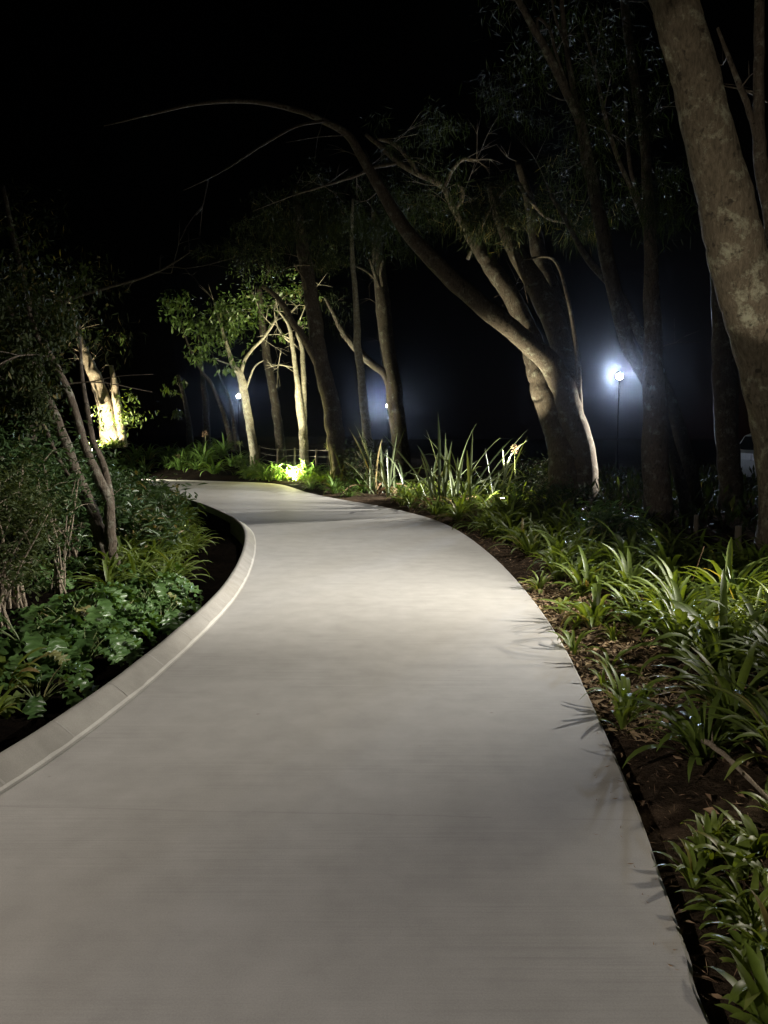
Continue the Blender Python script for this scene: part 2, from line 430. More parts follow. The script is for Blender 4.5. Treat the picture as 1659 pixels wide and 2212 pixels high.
variants('tall', 3, 26, .62, .045, 1.05, 'strap_fresh', .05)
variants('near', 5, 17, .44, .055, .85, 'strap_fresh', .06)
random.seed(11)
def clump(key, x, y, sc, label, group=None, name='agapanthus_plant', i=None, dz=0.0):
    o = bpy.data.objects.new(name, CL[key][random.randrange(len(CL[key])) if i is None else i]); col.objects.link(o)
    o.location = (x, y, gz(x, y) + dz - .01); o.rotation_euler = (random.uniform(-.1, .1), random.uniform(-.1, .1), random.uniform(0, 6.28))
    o.scale = (sc, sc, sc * random.uniform(.9, 1.1)); tag(o, label, 'plant', group); return o
PLACED = []
def scatter(region, spacing, keep=1.0, clear=.22):
    pl = np.array(region, float); lo, hi = pl.min(0), pl.max(0); out = []
    tries = int((hi[0] - lo[0]) * (hi[1] - lo[1]) / spacing ** 2 * 14)
    cand = np.random.uniform(lo, hi, (tries, 2)); ok = inside(cand, pl)
    d1, _ = seg_dist(cand, RC); d2, _ = seg_dist(cand, LC); ip = inside(cand, poly)
    for c, o_, a, b_, q in zip(cand, ok, d1, d2, ip):
        if not o_ or q or min(a, b_) < clear: continue
        if all((c[0] - p[0]) ** 2 + (c[1] - p[1]) ** 2 > spacing ** 2 for p in out): out.append(c)
    return [c for c in out if random.random() < keep]
def gp(*pxs): return [(G(*p).x, G(*p).y) for p in pxs]

# --- right-hand bed
LAB_R3 = ('long-leaved agapanthus in the bright green patch right of the path', 'agapanthus in the bright patch of the right bed')
for c in scatter(gp((1300, 1290), (1350, 1400), (1440, 1500), (1560, 1600), (1700, 1720), (1800, 1750), (1800, 1290), (1600, 1240), (1380, 1215)), .31, .95, .66):
    clump('big', c[0], c[1], random.uniform(.55, .95), *LAB_R3)
LAB_R4 = ('narrow-leaved agapanthus in the dimmer belt where the right bed bends', 'agapanthus where the right bed bends')
for c in scatter(gp((1060, 1175), (1140, 1230), (1230, 1290), (1340, 1290), (1480, 1230), (1420, 1180), (1300, 1130), (1180, 1100), (1060, 1110)), .34, .9, .45):
    clump('mid', c[0], c[1], random.uniform(.75, 1.15), *LAB_R4)
LAB_R5 = ('low agapanthus around the half hidden spotlight below the flax', 'agapanthus around the spotlight below the flax')
for c in scatter(gp((850, 1098), (960, 1122), (1060, 1160), (1180, 1120), (1260, 1090), (1180, 1060), (1040, 1050), (900, 1065)), .5, .9, .4):
    if (Vector((c[0], c[1])) - G(1078, 1104).xy).length < .45: continue
    clump('mid', c[0], c[1], random.uniform(.85, 1.2), *LAB_R5)
LAB_R6 = ('dark agapanthus between the bright spotlight and the flax', 'agapanthus between the flax and the far spotlight')
for c in scatter(gp((655, 1056), (740, 1075), (840, 1090), (900, 1070), (820, 1040), (740, 1030), (670, 1035)), .7, .8, .35):
    clump('far', c[0], c[1], random.uniform(.5, .9), *LAB_R6)
# individually recognisable plants along the right edge
q = G(1240, 1402); clump('small', q.x, q.y, .8, 'small young agapanthus alone on the bare soil beside the path')
q = G(1165, 1272); clump('small', q.x, q.y, .95, 'young upright agapanthus farther up the bare soil strip')
q = G(1352, 1535); clump('tall', q.x, q.y, .62, 'dark upright agapanthus standing alone at the front of the bright patch', i=1)
q = G(1285, 1345); clump('mid', q.x, q.y, .95, 'agapanthus with pale bent leaf bases at the soil edge')
q = G(1520, 1640); clump('mid', q.x, q.y, .8, 'sparse dark agapanthus by the head of the fallen branch')
for c in scatter(gp((1110, 1235), (1180, 1310), (1260, 1420), (1330, 1560), (1420, 1600), (1380, 1450), (1300, 1330), (1200, 1240)), .42, .8, .16):
    clump('small', c[0], c[1], random.uniform(.5, .95), 'small tuft on the bare soil strip right of the path', 'small tufts on the bare soil strip', 'leafy_tuft')

for (px, py, s, l) in [(1305, 1560, .8, 'low dark sprout touching the concrete edge above the shadow marks'), (1268, 1470, .55, 'tiny sprout at the concrete edge beside the straight leaf shadow')]:
    q = G(px, py); clump('small', q.x + .1, q.y, s, l)
LAB_R1 = ('short-leaved agapanthus lit green at the near right corner', 'agapanthus at the near right corner')
for (px, py, sc_) in [(1500, 1890, .62), (1530, 1850, .6), (1585, 1880, .68), (1640, 1845, .7), (1575, 1965, .62), (1625, 1990, .66), (1680, 1930, .7), (1700, 1800, .75), (1630, 2060, .6), (1540, 1800, .5)]:
    q = G(px, py); clump('near', q.x, q.y, sc_ * .72, *LAB_R1)
LAB_R2 = ('dark agapanthus at the very bottom of the right bed', 'dark agapanthus at the bottom of the right bed')
for (px, py, sc_) in [(1650, 2130, .7), (1680, 2060, .7), (1690, 2230, .7)]:
    q = G(px, py); clump('near', q.x, q.y, sc_ * .8, *LAB_R2)

# --- far bank
LAB_B = ('strappy agapanthus in the dense row on the bank beyond the path', 'agapanthus row on the bank beyond the path')
for c in scatter([(-11.5, 28.6), (-8, 28.0), (-5.2, 26.4), (-4.2, 26.2), (-4.4, 28.5), (-6.0, 30.0), (-10, 31.5)], .62, .95, .5):
    clump('far', c[0], c[1], random.uniform(.9, 1.3), *LAB_B)
LAB_B2 = ('agapanthus glowing yellow-green around the brightest spotlight', 'agapanthus around the brightest spotlight')
D0 = G(628, 1040)
for c in scatter([(D0.x - .95, D0.y + .32), (D0.x + .8, D0.y + .32), (D0.x + .85, D0.y + 1.5), (D0.x - 1.0, D0.y + 1.5)], .27, 1, .12):
    clump('far', c[0], c[1], random.uniform(.85, 1.3), *LAB_B2)
LAB_B3 = ('dark low agapanthus between the bank and the bright spotlight', 'agapanthus between the bank and the bright spotlight')
for c in scatter([(-4.9, 25.9), (-3.9, 25.0), (-3.9, 27), (-4.8, 28)], .6, .95, .35): clump('far', c[0], c[1], random.uniform(.5, .75), *LAB_B3)
LAB_E = ('yellow-lit strappy plant at the foot of the glowing trunk', 'strappy plants at the foot of the glowing trunk')
for (px, D) in [(190, 33.2), (210, 33.0), (228, 33.3), (246, 33.1), (203, 34), (235, 34.1), (262, 33.7)]:
    q = P(px, 960, D); clump('far', q.x, q.y, random.uniform(.7, 1), *LAB_E, 'agapanthus_clump')  # agapanthus again, the far clump meshes

def flowered(px, pyhead, D, label, mk, r=.09):
    h = P(px, pyhead, D); z0 = gz(h.x, D); root = empty('agapanthus_plant', (h.x, D, z0 - .01)); tag(root, label, 'plant')
    o = bpy.data.objects.new('leaves', CL['far'][1]); col.objects.link(o); o.parent = root; o.scale = (.8, .8, .8)
    seed_head(root, h.z - z0, (random.uniform(-.05, .05), 0), mk, r)
flowered(443, 938, 28.3, 'agapanthus with one pink round seed head above the far bank', 'seed', .14)
flowered(520, 958, 28.5, 'agapanthus with a small green flower head near the leaning stems', 'seed_green', .13)
flowered(383, 985, 29, 'agapanthus with a dim seed head at the dark left end of the bank', 'seed', .1)
flowered(710, 962, 25.5, 'agapanthus with a yellowish flower head against the thick trunk', 'seed_green', .15)
flowered(1115, 968, 15.5, 'agapanthus with a tan seed head to the right of the flax', 'seed', .09)
flowered(1592, 1305, 6.3, 'agapanthus with a round brown seed head by the right frame edge', 'seed', .06)

# --- flax
def flax(px, D, n, L, label, name='flax_plant', seed=3, lean=0.0):
    random.seed(seed); x = P(px, 1000, D).x; root = empty(name, (x, D, gz(x, D))); tag(root, label, 'plant')
    mb = MB()
    for k in range(n):
        az = random.uniform(0, 6.283); e = random.uniform(.75, 1.5)
        az2 = random.uniform(0, 6.283); q_ = .38 * random.random() ** .7
        strap_leaf(mb, (math.cos(az2) * q_, math.sin(az2) * q_, -.03), az, L * random.uniform(.55, 1.1), random.uniform(.04, .065), e,
                   random.choice([.15, .3, .6, 1.2, 2.4]) * random.uniform(.6, 1.3), .55, 9, random.uniform(-.7, .7))
    mb.build('blades', M['flax'], root)
    db = MB()
    for k in range(5):
        az = random.uniform(0, 6.283)
        strap_leaf(db, (0, 0, .02), az, L * .6, .06, .6, 2.2, .4, 8, .8)
    db.build('dead_blades', M['dry'], root)
flax(985, 15.2, 26, 2.0, 'tallest flax with stiff upright pale blades left of the tree trunks', seed=3)
flax(925, 15.8, 11, 1.25, 'lower arching flax on the path side of the tallest flax', seed=5)
flax(1060, 16.2, 13, 1.7, 'flax with spiky blades nearest the tan seed head', seed=8)
flax(812, 20.0, 13, 2.0, 'thin dark flax under the middle lamp', seed=13)
flax(858, 18.6, 9, 1.5, 'sparse flax with few thin blades at the right edge of the bend', seed=19)
flax(735, 23.0, 8, 1.3, 'small dark flax beside the wire fence', seed=14)

# --- leaf clouds
def leaf_cloud(mb, c, r, n, L, w, droop=.3, shell=.5, ani=(1, 1, 1), clumps=0):
    cs = None
    if clumps:
        cs = [Vector(c) + Vector((random.gauss(0, .5) * r[0], random.gauss(0, .5) * r[1], random.gauss(0, .5) * r[2])) for _ in range(clumps)]
    for k in range(n):
        if cs:
            b0 = random.choice(cs); s_ = min(r) * .28
            p = b0 + Vector((random.gauss(0, 1), random.gauss(0, 1), random.gauss(0, .8))) * s_
        else:
            d = Vector((random.gauss(0, 1), random.gauss(0, 1), random.gauss(0, 1))).normalized(); rr = random.random() ** shell
            p = Vector(c) + Vector((d.x * r[0], d.y * r[1], d.z * r[2])) * rr
        az = random.uniform(0, 6.283); e = random.uniform(-1.2, .5) - droop
        d = Vector((math.cos(az) * math.cos(e), math.sin(az) * math.cos(e), math.sin(e))); s = d.cross(Vector((random.gauss(0, .4), random.gauss(0, .4), 1))).normalized()
        l = L * random.uniform(.6, 1.2); ww = w * random.uniform(.7, 1.2) / 2; nrm = d.cross(s)
        mb.add([p, p + d * l * .45 + s * ww + nrm * ww * .3, p + d * l, p + d * l * .45 - s * ww + nrm * ww * .3], [(0, 1, 2), (0, 2, 3)])

# --- trees
def stem_pts(pts, D, drift=0.0):
    out = []; rad = []
    n = len(pts)
    for i, q in enumerate(pts):
        d = D + drift * i / (n - 1) + (q[3] if len(q) > 3 else 0)
        out.append(P(q[0], q[1], d)); rad.append(q[2] / 2 * d / FPX)
    return out, rad
def tree(label, D, stems, crown=(), mt='bark', group=None, name='tree', leaf='tree_leaf', L=.13, w=.05, droop=.3, seed=1, twigs=0, knob=.055, clumps=14):
    random.seed(seed); p0, r0_ = stem_pts(stems[0][0], D)
    b0 = p0[0]; z0 = gz(b0.x, b0.y); root = empty(name, (b0.x, b0.y, z0)); tag(root, label, 'tree', group)
    inv = Vector((-b0.x, -b0.y, -z0)); mb = MB(); tips = []
    for i, st in enumerate(stems):
        pts_, drift = st[0], (st[1] if len(st) > 1 else 0.0); own = st[2] if len(st) > 2 else D
        pp, rr = stem_pts(pts_, own, drift)
        if len(st) > 3 and st[3] or i == 0:          # reaches the ground
            b = pp[0]; zz = gz(b.x, b.y)
            pp = [Vector((b.x + (b - pp[1]).x * .1, b.y, zz - .15))] + ([Vector((b.x, b.y, b.z))] if b.z > zz + .1 else []) + pp[1:]
            rr = [rr[0] * 1.35] + ([rr[0]] if b.z > zz + .1 else []) + rr[1:]
        pp = [p + inv for p in pp]
        seg = 16 if max(rr) > .12 else (10 if max(rr) > .03 else 6)
        tube(mb, pp, rr, seg, 7 if max(rr) > .04 else 4, knob if max(rr) > .04 else .05, knob * 4)
        tips.append((pp, rr))
    if twigs:
        tb = mb
        for _ in range(twigs):
            pp, rr = random.choice(tips); k = random.randrange(len(pp) // 2, len(pp)); a = pp[k]
            d = Vector((random.gauss(0, 1), random.gauss(0, .6), random.gauss(.3, .7))).normalized(); ln = random.uniform(.4, 1.3)
            m1 = a + d * ln * .5 + Vector((0, 0, random.uniform(-.1, .15))); e = a + d * ln + Vector((0, 0, random.uniform(-.2, .2)))
            tube(tb, [a, m1, e], [.012, .008, .003], 5, 4, .05, .5)
            for __ in range(2):
                d2 = (d + Vector((random.gauss(0, .7), random.gauss(0, .5), random.gauss(0, .6)))).normalized()
                tube(tb, [m1, m1 + d2 * ln * .25, m1 + d2 * ln * .55 + Vector((0, 0, -.05))], [.006, .004, .002], 4, 3, .05, .5)
    mb.build('trunk', M[mt], root)
    if crown:
        cb = MB()
        for (px, py, rx, ry, n, dd) in crown:
            c = P(px, py, D + dd) + inv; k = (D + dd) / FPX
            leaf_cloud(cb, c, (rx * k, max(rx, ry) * k * .8, ry * k), n, L, w, droop, .6, clumps=clumps)
        cb.build('crown', M[leaf], root)
    return root

# the big arching tree with several limbs (right of centre)
tree('largest tree, its long bare limb arching high over the path', 16.0, [
    ([(1218, 985, 66), (1196, 900, 62), (1174, 830, 58), (1160, 775, 52), (1140, 715, 44), (1105, 640, 38), (1070, 590, 36), (1040, 545, 30), (1010, 500, 22)], 1.2),
    ([(1258, 985, 60), (1236, 900, 56), (1216, 838, 52), (1186, 783, 48), (1120, 722, 42), (1035, 655, 39), (950, 578, 36), (872, 490, 29), (822, 408, 23), (785, 345, 19), (752, 292, 16), (700, 262, 13), (640, 238, 11), (540, 219, 9), (430, 224, 7), (330, 246, 4.5), (225, 272, 2)], -2.5, 15.9, True),
    ([(700, 262, 7), (640, 273, 5.5), (560, 318, 4.5), (500, 358, 3.5), (450, 386, 2.5), (395, 412, 1.5)], -.6, 13.8),
    ([(1235, 830, 44), (1222, 770, 46), (1190, 680, 48), (1150, 600, 44), (1110, 535, 36), (1080, 470, 26), (1060, 400, 18)], 2, 16.3),
    ([(1240, 800, 34), (1228, 730, 32), (1205, 655, 32), (1178, 590, 34), (1158, 520, 30), (1145, 440, 22), (1120, 350, 14)], 3, 16.6),
    ([(1250, 880, 18), (1246, 760, 10), (1225, 640, 8), (1195, 560, 6), (1130, 560, 3)], 1, 16.0),
    ], [(1120, 440, 130, 70, 2200, -.8), (1230, 470, 90, 60, 1200, -.4), (1000, 440, 80, 60, 900, -.5)], 'bark_warm', seed=21, knob=.032, twigs=14, leaf='dark_leaf', L=.3, w=.012)
# cluster of broken lit branches crossing behind the arch
tree('slim tree whose knotty pale branches tangle above the arching limb', 18.5, [
    ([(1205, 985, 22), (1190, 850, 20), (1140, 700, 18), (1050, 560, 16), (985, 460, 14), (955, 402, 12), (900, 375, 11), (860, 350, 12), (825, 318, 10), (790, 290, 8)], 0),
    ([(905, 378, 9), (880, 340, 9), (850, 310, 9), (815, 300, 6)], 0), ([(960, 405, 9), (975, 370, 8), (1000, 345, 7), (1030, 345, 4)], 0),
    ([(860, 352, 8), (810, 362, 7), (770, 380, 5), (700, 402, 4), (640, 420, 3)], 0), ([(985, 455, 9), (1000, 420, 8), (990, 395, 6)], 0),
    ([(1010, 560, 8), (1060, 450, 6), (1110, 395, 9), (1135, 420, 7), (1180, 470, 5), (1240, 485, 4), (1290, 500, 3)], 0),
    ], [(930, 440, 110, 60, 1200, -.3), (800, 470, 120, 70, 1000, .5), (900, 300, 90, 50, 700, -.4)], 'bark_warm', seed=22, twigs=26, leaf='dark_leaf', L=.3, w=.014)
# right-hand trunks
tree('forked brown tree leaning left above the nearest lamp', 13.0, [
    ([(1478, 1075, 26), (1440, 940, 26), (1405, 840, 28), (1355, 740, 30), (1325, 620, 30), (1302, 500, 30), (1285, 420, 25), (1268, 340, 24), (1252, 262, 19), (1215, 180, 17), (1180, 110, 15), (1140, 40, 13), (1110, -20, 12), (1080, -100, 9)], -1),
    ([(1252, 262, 12), (1238, 190, 11), (1228, 130, 10), (1218, 60, 10), (1210, -30, 9), (1205, -120, 7)], 0, 12.5),
    ([(1170, 100, 6), (1160, 40, 6), (1185, 60, 6), (1200, 110, 6), (1225, 185, 7)], 0, 12.3),
    ([(1240, 180, 7), (1222, 100, 6), (1200, 40, 5), (1188, -30, 4)], 0, 12.4),
    ([(1268, 340, 4), (1255, 230, 5), (1210, 215, 3), (1180, 200, 2)], 0, 12.5),
    ], [(1180, 60, 130, 100, 1300, .5), (1260, 330, 60, 90, 700, -.6), (1140, 230, 80, 80, 800, .3)], 'bark', seed=23, twigs=14, leaf='dark_leaf', L=.25, w=.012)
tree('straight reddish trunk directly right of the nearest lamp', 12.0, [
    ([(1420, 1095, 60), (1416, 950, 54), (1412, 800, 44), (1408, 640, 32), (1402, 480, 24), (1395, 340, 21), (1378, 220, 19), (1362, 120, 18), (1348, 0, 17), (1335, -120, 14)], 0),
    ([(1404, 520, 10), (1360, 400, 9), (1330, 330, 9), (1305, 240, 8), (1285, 150, 6), (1262, 60, 4)], .8),
    ([(1400, 480, 8), (1365, 380, 8), (1355, 300, 8), (1350, 190, 5)], 1.0),
    ], [(1330, 180, 80, 120, 1200, -.4), (1420, 420, 70, 90, 900, -.5)], 'bark_warm', seed=24, twigs=8, leaf='dark_leaf', L=.22, w=.014)
tree('dim slender trunk crossing behind the straight reddish trunk', 14.5, [
    ([(1500, 1060, 30), (1470, 940, 30), (1440, 850, 28), (1400, 760, 22), (1340, 640, 18), (1270, 560, 14), (1225, 480, 10), (1190, 420, 8)], 0)], [], 'bark', seed=25, twigs=4)
tree('massive mottled trunk leaning in from the upper right corner', 8.3, [
    ([(1722, 1235, 150), (1712, 1080, 138), (1690, 900, 128), (1652, 740, 124), (1612, 620, 120), (1585, 520, 116), (1562, 410, 108), (1532, 290, 98), (1504, 170, 94), (1470, 50, 92), (1440, -60, 88), (1405, -180, 80), (1360, -320, 70)], -.6)],
    [], 'bark_big', seed=26, knob=.022)
tree('slim forked trunk at the right frame edge behind the massive trunk', 10.5, [
    ([(1720, 1180, 50), (1705, 900, 44), (1690, 700, 36), (1668, 500, 30), (1642, 330, 26), (1638, 200, 22), (1640, 100, 21), (1643, -60, 19)], 0),
    ([(1648, 360, 13), (1622, 250, 13), (1600, 190, 12), (1572, 118, 9), (1550, 60, 6)], 0)], [], 'bark_warm', seed=27, twigs=4)
tree('dim straight trunk between the lamp and the white car', 15.0, [
    ([(1578, 1060, 50), (1572, 960, 48), (1566, 820, 50), (1560, 680, 44), (1548, 540, 36), (1530, 400, 30)], 0)], [], 'bark', seed=28)

# --- centre-left trees beyond the bend
tree('small leafy tree with the brightest pale trunk beyond the bend', 28.5, [
    ([(549, 985, 19), (541, 925, 18), (531, 870, 17), (524, 830, 17), (517, 805, 15), (504, 790, 12), (493, 755, 9), (480, 712, 7), (470, 680, 4)], 0),
    ([(520, 812, 8), (528, 780, 7.5), (545, 755, 6.5), (568, 732, 6), (590, 700, 5), (605, 672, 3)], 0),
    ([(529, 850, 4), (540, 815, 4), (552, 790, 3.5), (570, 778, 2)], 0), ([(512, 792, 3), (490, 785, 3), (470, 778, 2)], 0),
    ([(590, 700, 3), (600, 690, 3), (625, 680, 2.5), (640, 660, 1.5)], 0), ([(588, 702, 3), (575, 690, 2), (560, 670, 1.5)], 0),
    ], [(390, 668, 46, 34, 230, 0), (440, 690, 60, 40, 420, -.3), (500, 680, 60, 45, 480, .3), (450, 745, 50, 26, 230, 0), (545, 670, 50, 40, 330, .2), (490, 790, 34, 16, 90, 0), (500, 725, 40, 30, 170, .4), (590, 640, 50, 40, 200, .5), (425, 765, 24, 14, 60, 0)],
    'bark_pale', seed=31, twigs=14, L=.22, w=.085, droop=.35, clumps=17)
tree('grey straight trunk just behind the small leafy tree', 31, [
    ([(608, 985, 22), (601, 920, 20), (592, 860, 19), (581, 800, 18), (573, 750, 17), (565, 690, 14), (560, 620, 10)], 0)], [(560, 600, 70, 50, 300, 1)], 'bark', seed=32, leaf='tree_leaf', L=.2, w=.06)
tree('slim double-stemmed tree with yellowish lit bark and dead twigs', 28, [
    ([(658, 985, 19), (655, 930, 19), (648, 880, 18), (643, 830, 12), (636, 780, 10), (630, 735, 9), (622, 700, 6), (600, 670, 3)], 0),
    ([(656, 945, 10), (657, 900, 13), (657, 860, 12), (655, 800, 11), (652, 750, 9), (640, 715, 6), (648, 690, 4)], .4),
    ([(640, 795, 3), (615, 790, 3), (602, 787, 2)], 0), ([(638, 745, 4), (615, 730, 3.5), (598, 700, 3), (592, 670, 2)], 0), ([(632, 735, 3), (612, 725, 3), (600, 722, 1.5)], 0),
    ([(648, 690, 3), (660, 660, 2), (668, 640, 1)], 0)],
    [(640, 625, 50, 30, 170, 0), (610, 728, 14, 8, 24, 0), (668, 690, 20, 40, 50, 0)], 'bark_pale', seed=33, twigs=20, L=.2, w=.08)
tree('thick trunk with a bare limb reaching left above the wire fence', 24.5, [
    ([(738, 1015, 46), (728, 960, 42), (718, 890, 38), (702, 820, 36), (688, 750, 33), (678, 680, 32), (670, 620, 30), (658, 560, 28), (646, 480, 22), (640, 400, 14)], 0),
    ([(690, 790, 20), (670, 755, 17), (650, 720, 15), (628, 690, 14), (612, 660, 13), (590, 634, 10), (565, 617, 8)], -.8),
    ([(678, 690, 6), (668, 650, 6), (660, 610, 5), (645, 585, 4), (635, 570, 3)], -.5), ([(636, 575, 3), (655, 572, 3), (680, 574, 2)], -.5)],
    [(660, 500, 70, 60, 2200, -1.2), (650, 440, 110, 60, 1800, -.8), (560, 540, 100, 40, 1400, -.8), (735, 690, 30, 30, 120, 0), (720, 560, 60, 50, 900, .8)], 'bark_warm', seed=34, twigs=10, leaf='dark_leaf', L=.3, w=.02)
tree('narrow trunk left of the middle lamp with one side lit', 24, [
    ([(800, 990, 20), (792, 930, 19), (785, 870, 17), (779, 800, 17), (772, 740, 16), (768, 640, 12), (760, 540, 9), (762, 430, 5)], 0)], [], 'bark_pale', seed=35)
tree('tree behind the middle lamp with a curved limb sweeping left', 27, [
    ([(868, 985, 38), (858, 900, 36), (846, 820, 35), (836, 740, 32), (828, 670, 32), (820, 600, 28), (815, 530, 22), (808, 450, 14)], 0),
    ([(855, 880, 20), (835, 815, 18), (800, 782, 17), (765, 748, 16), (738, 712, 13), (718, 672, 9), (700, 640, 6)], -.5),
    ([(826, 640, 9), (815, 610, 8), (806, 580, 7), (798, 560, 5)], -.8), ([(812, 605, 5), (790, 585, 4.5), (755, 570, 3)], -.8), ([(830, 640, 9), (822, 590, 7), (828, 560, 5)], -.8)],
    [(715, 655, 40, 30, 200, -.5), (810, 490, 80, 60, 2200, -1.4), (780, 430, 110, 60, 1400, -1)], 'bark', seed=36, twigs=8, leaf='dark_leaf', L=.3, w=.02)
for k, (l, st) in enumerate([
    ('thin bare stem leaning left just beside the farthest lamp', [(502, 975, 12), (490, 915, 11), (470, 860, 9), (452, 822, 8), (432, 796, 6), (405, 740, 4), (390, 690, 2)]),
    ('short crooked stem nearest the farthest lamp pole', [(514, 975, 10), (506, 920, 9), (500, 880, 8), (492, 850, 6), (470, 800, 4), (455, 750, 2)]),
    ('upright dim stem in the gap left of the leaning stems', [(448, 975, 15), (445, 910, 15), (443, 860, 13), (436, 800, 9), (430, 720, 5)]),
    ('faint stem with a pale drooping spray of leaves', [(412, 975, 12), (407, 910, 11), (398, 860, 9), (385, 810, 6)])]):
    tree(l, 31 + k * .6, [(st, 0)], [(380, 880, 18, 18, 70, 0), (390, 840, 25, 20, 60, 0)] if k == 3 else [], 'bark', seed=40 + k, L=.25, w=.07, droop=.8, clumps=4)

# --- far left glowing trunk
tree('broad rough trunk glowing warm above its own ground light, far left', 35, [
    ([(243, 965, 44), (232, 910, 36), (221, 860, 30), (206, 815, 27), (192, 785, 23), (180, 755, 18), (168, 715, 12), (158, 660, 7)], 0),
    ([(262, 965, 26), (258, 915, 20), (252, 870, 18), (247, 830, 14), (240, 790, 9)], .3)],
    [(230, 720, 60, 20, 50, 0), (262, 880, 26, 36, 130, -1.0), (215, 900, 16, 30, 50, -1.1), (285, 890, 30, 40, 90, 0)], 'bark_pale', seed=50, L=.25, w=.09, twigs=16)

# --- near left multi-stemmed tree
tree('multi-stemmed tree leaning left on the near left bed', 8.0, [
    ([(246, 1252, 44), (232, 1195, 38), (212, 1140, 30), (195, 1095, 26), (170, 1035, 23), (148, 975, 22), (120, 900, 20), (92, 840, 17), (66, 780, 15), (40, 720, 12), (10, 640, 9)], .3),
    ([(240, 1200, 24), (238, 1130, 23), (232, 1075, 21), (205, 1015, 20), (182, 960, 18), (162, 890, 17), (140, 830, 16), (110, 770, 13), (80, 725, 10), (60, 660, 7)], -.2),
    ([(236, 1150, 16), (238, 1080, 16), (225, 1010, 15), (200, 950, 13), (188, 880, 11), (176, 800, 8), (170, 700, 6)], .4),
    ([(215, 1150, 12), (180, 1080, 12), (130, 1000, 10), (100, 930, 9), (60, 850, 7), (30, 790, 5)], .2)],
    [(70, 850, 60, 60, 1300, -.4), (30, 750, 90, 90, 1800, -.3), (120, 700, 60, 50, 900, 0), (60, 630, 120, 90, 1500, .3)], 'bark_warm', seed=51, twigs=8, leaf='bush_dark', L=.08, w=.03, clumps=40)

# canopy branch tips in mid-air are part of a tall tree at the left
tree('tall dark tree behind the left shrubs with a thin forked dead branch', 19, [
    ([(60, 1050, 30), (70, 900, 24), (90, 760, 18), (130, 660, 11), (220, 625, 6), (290, 606, 5), (345, 585, 4), (385, 562, 3), (410, 545, 2)], 0),
    ([(345, 585, 2.5), (370, 577, 2.5), (400, 580, 1.5)], 0), ([(300, 603, 2), (330, 590, 2), (370, 590, 1.2)], 0),
    ([(90, 760, 12), (60, 640, 10), (30, 520, 12), (5, 400, 9)], 0)],
    [(120, 620, 150, 90, 900, 1), (230, 740, 60, 60, 300, 1), (60, 500, 120, 100, 500, 1)], 'bark', seed=52, twigs=8, leaf='dark_leaf', L=.25, w=.02)

# --- shrubs on the left
def shrub(label, x, y, h, r, nst, nleaf, leaf, L, w, seed, name='shrub', lean=(0, 0), low=.15, group=None, cl=26):
    random.seed(seed); root = empty(name, (x, y, gz(x, y))); tag(root, label, 'shrub', group)
    sb = MB(); tips = []
    for k in range(nst):
        az = random.uniform(0, 6.283); sp = random.uniform(.2, 1) * r
        top = Vector((math.cos(az) * sp + lean[0], math.sin(az) * sp + lean[1], h * random.uniform(.6, 1)))
        mid_ = Vector((top.x * .35, top.y * .35, top.z * .5)) + Vector((random.gauss(0, .03), random.gauss(0, .03), 0))
        tube(sb, [(random.gauss(0, .05), random.gauss(0, .05), -.05), mid_, top], [.010, .007, .003], 6, 5, .05, 2.0)
        tips += [top, mid_.lerp(top, .5), mid_.lerp(top, .75)]
        for _ in range(3):
            a = mid_.lerp(top, random.uniform(-.3, .8)); d = Vector((random.gauss(0, 1), random.gauss(0, 1), random.gauss(.5, .6))).normalized() * r * random.uniform(.3, .6)
            tube(sb, [a, a + d * .5 + Vector((0, 0, .02)), a + d], [.004, .003, .0015], 5, 3, 0, 1.5); tips.append(a + d)
    sb.build('stems', M['twig'], root)
    lb = MB()
    for k in range(nleaf):
        t = random.choice(tips); p = t + Vector((random.gauss(0, 1), random.gauss(0, 1), random.gauss(0, 1))) * r * .17
        if p.z < low * h * random.random(): continue
        az = random.uniform(0, 6.283); e = random.uniform(-.9, .7)
        d = Vector((math.cos(az) * math.cos(e), math.sin(az) * math.cos(e), math.sin(e))); s = d.cross(Vector((random.gauss(0, .4), random.gauss(0, .4), 1))).normalized()
        l = L * random.uniform(.5, 1.2); ww = w * random.uniform(.7, 1.2) / 2; n_ = d.cross(s)
        lb.add([p, p + d * l * .3 + s * ww, p + d * l * .7 + s * ww * .8, p + d * l + n_ * l * .15, p + d * l * .7 - s * ww * .8, p + d * l * .3 - s * ww], [(0, 1, 2, 3), (0, 3, 4, 5)])
    lb.build('foliage', M[leaf], root, smooth=False)
    return root
q = G(60, 1330)
shrub('brownish twiggy shrub at the left frame edge, nearest the kerb', -2.9, 5.6, 1.1, .45, 22, 3600, 'shrub_leaf', .06, .024, 61)
shrub('brownish twiggy shrub leaning over the broad-leaved plants', -3.1, 6.35, 1.25, .5, 22, 3800, 'shrub_leaf', .06, .024, 62)
shrub('tall green shrub filling the left edge above the twiggy ones', -4.1, 7.6, 1.75, .9, 24, 7500, 'bush_leaf', .09, .04, 63)
shrub('green shrub directly behind the multi-stemmed tree', -3.7, 9.0, 1.2, .65, 22, 5000, 'bush_leaf', .09, .04, 64)
shrub('shrub with pale forked stems left of the multi-stemmed tree', -2.95, 6.95, 1.2, .4, 9, 700, 'bush_leaf', .08, .03, 65)
LAB_L3 = ('dense dark bush in the hedge along the inside of the bend', 'bushes along the inside of the bend')
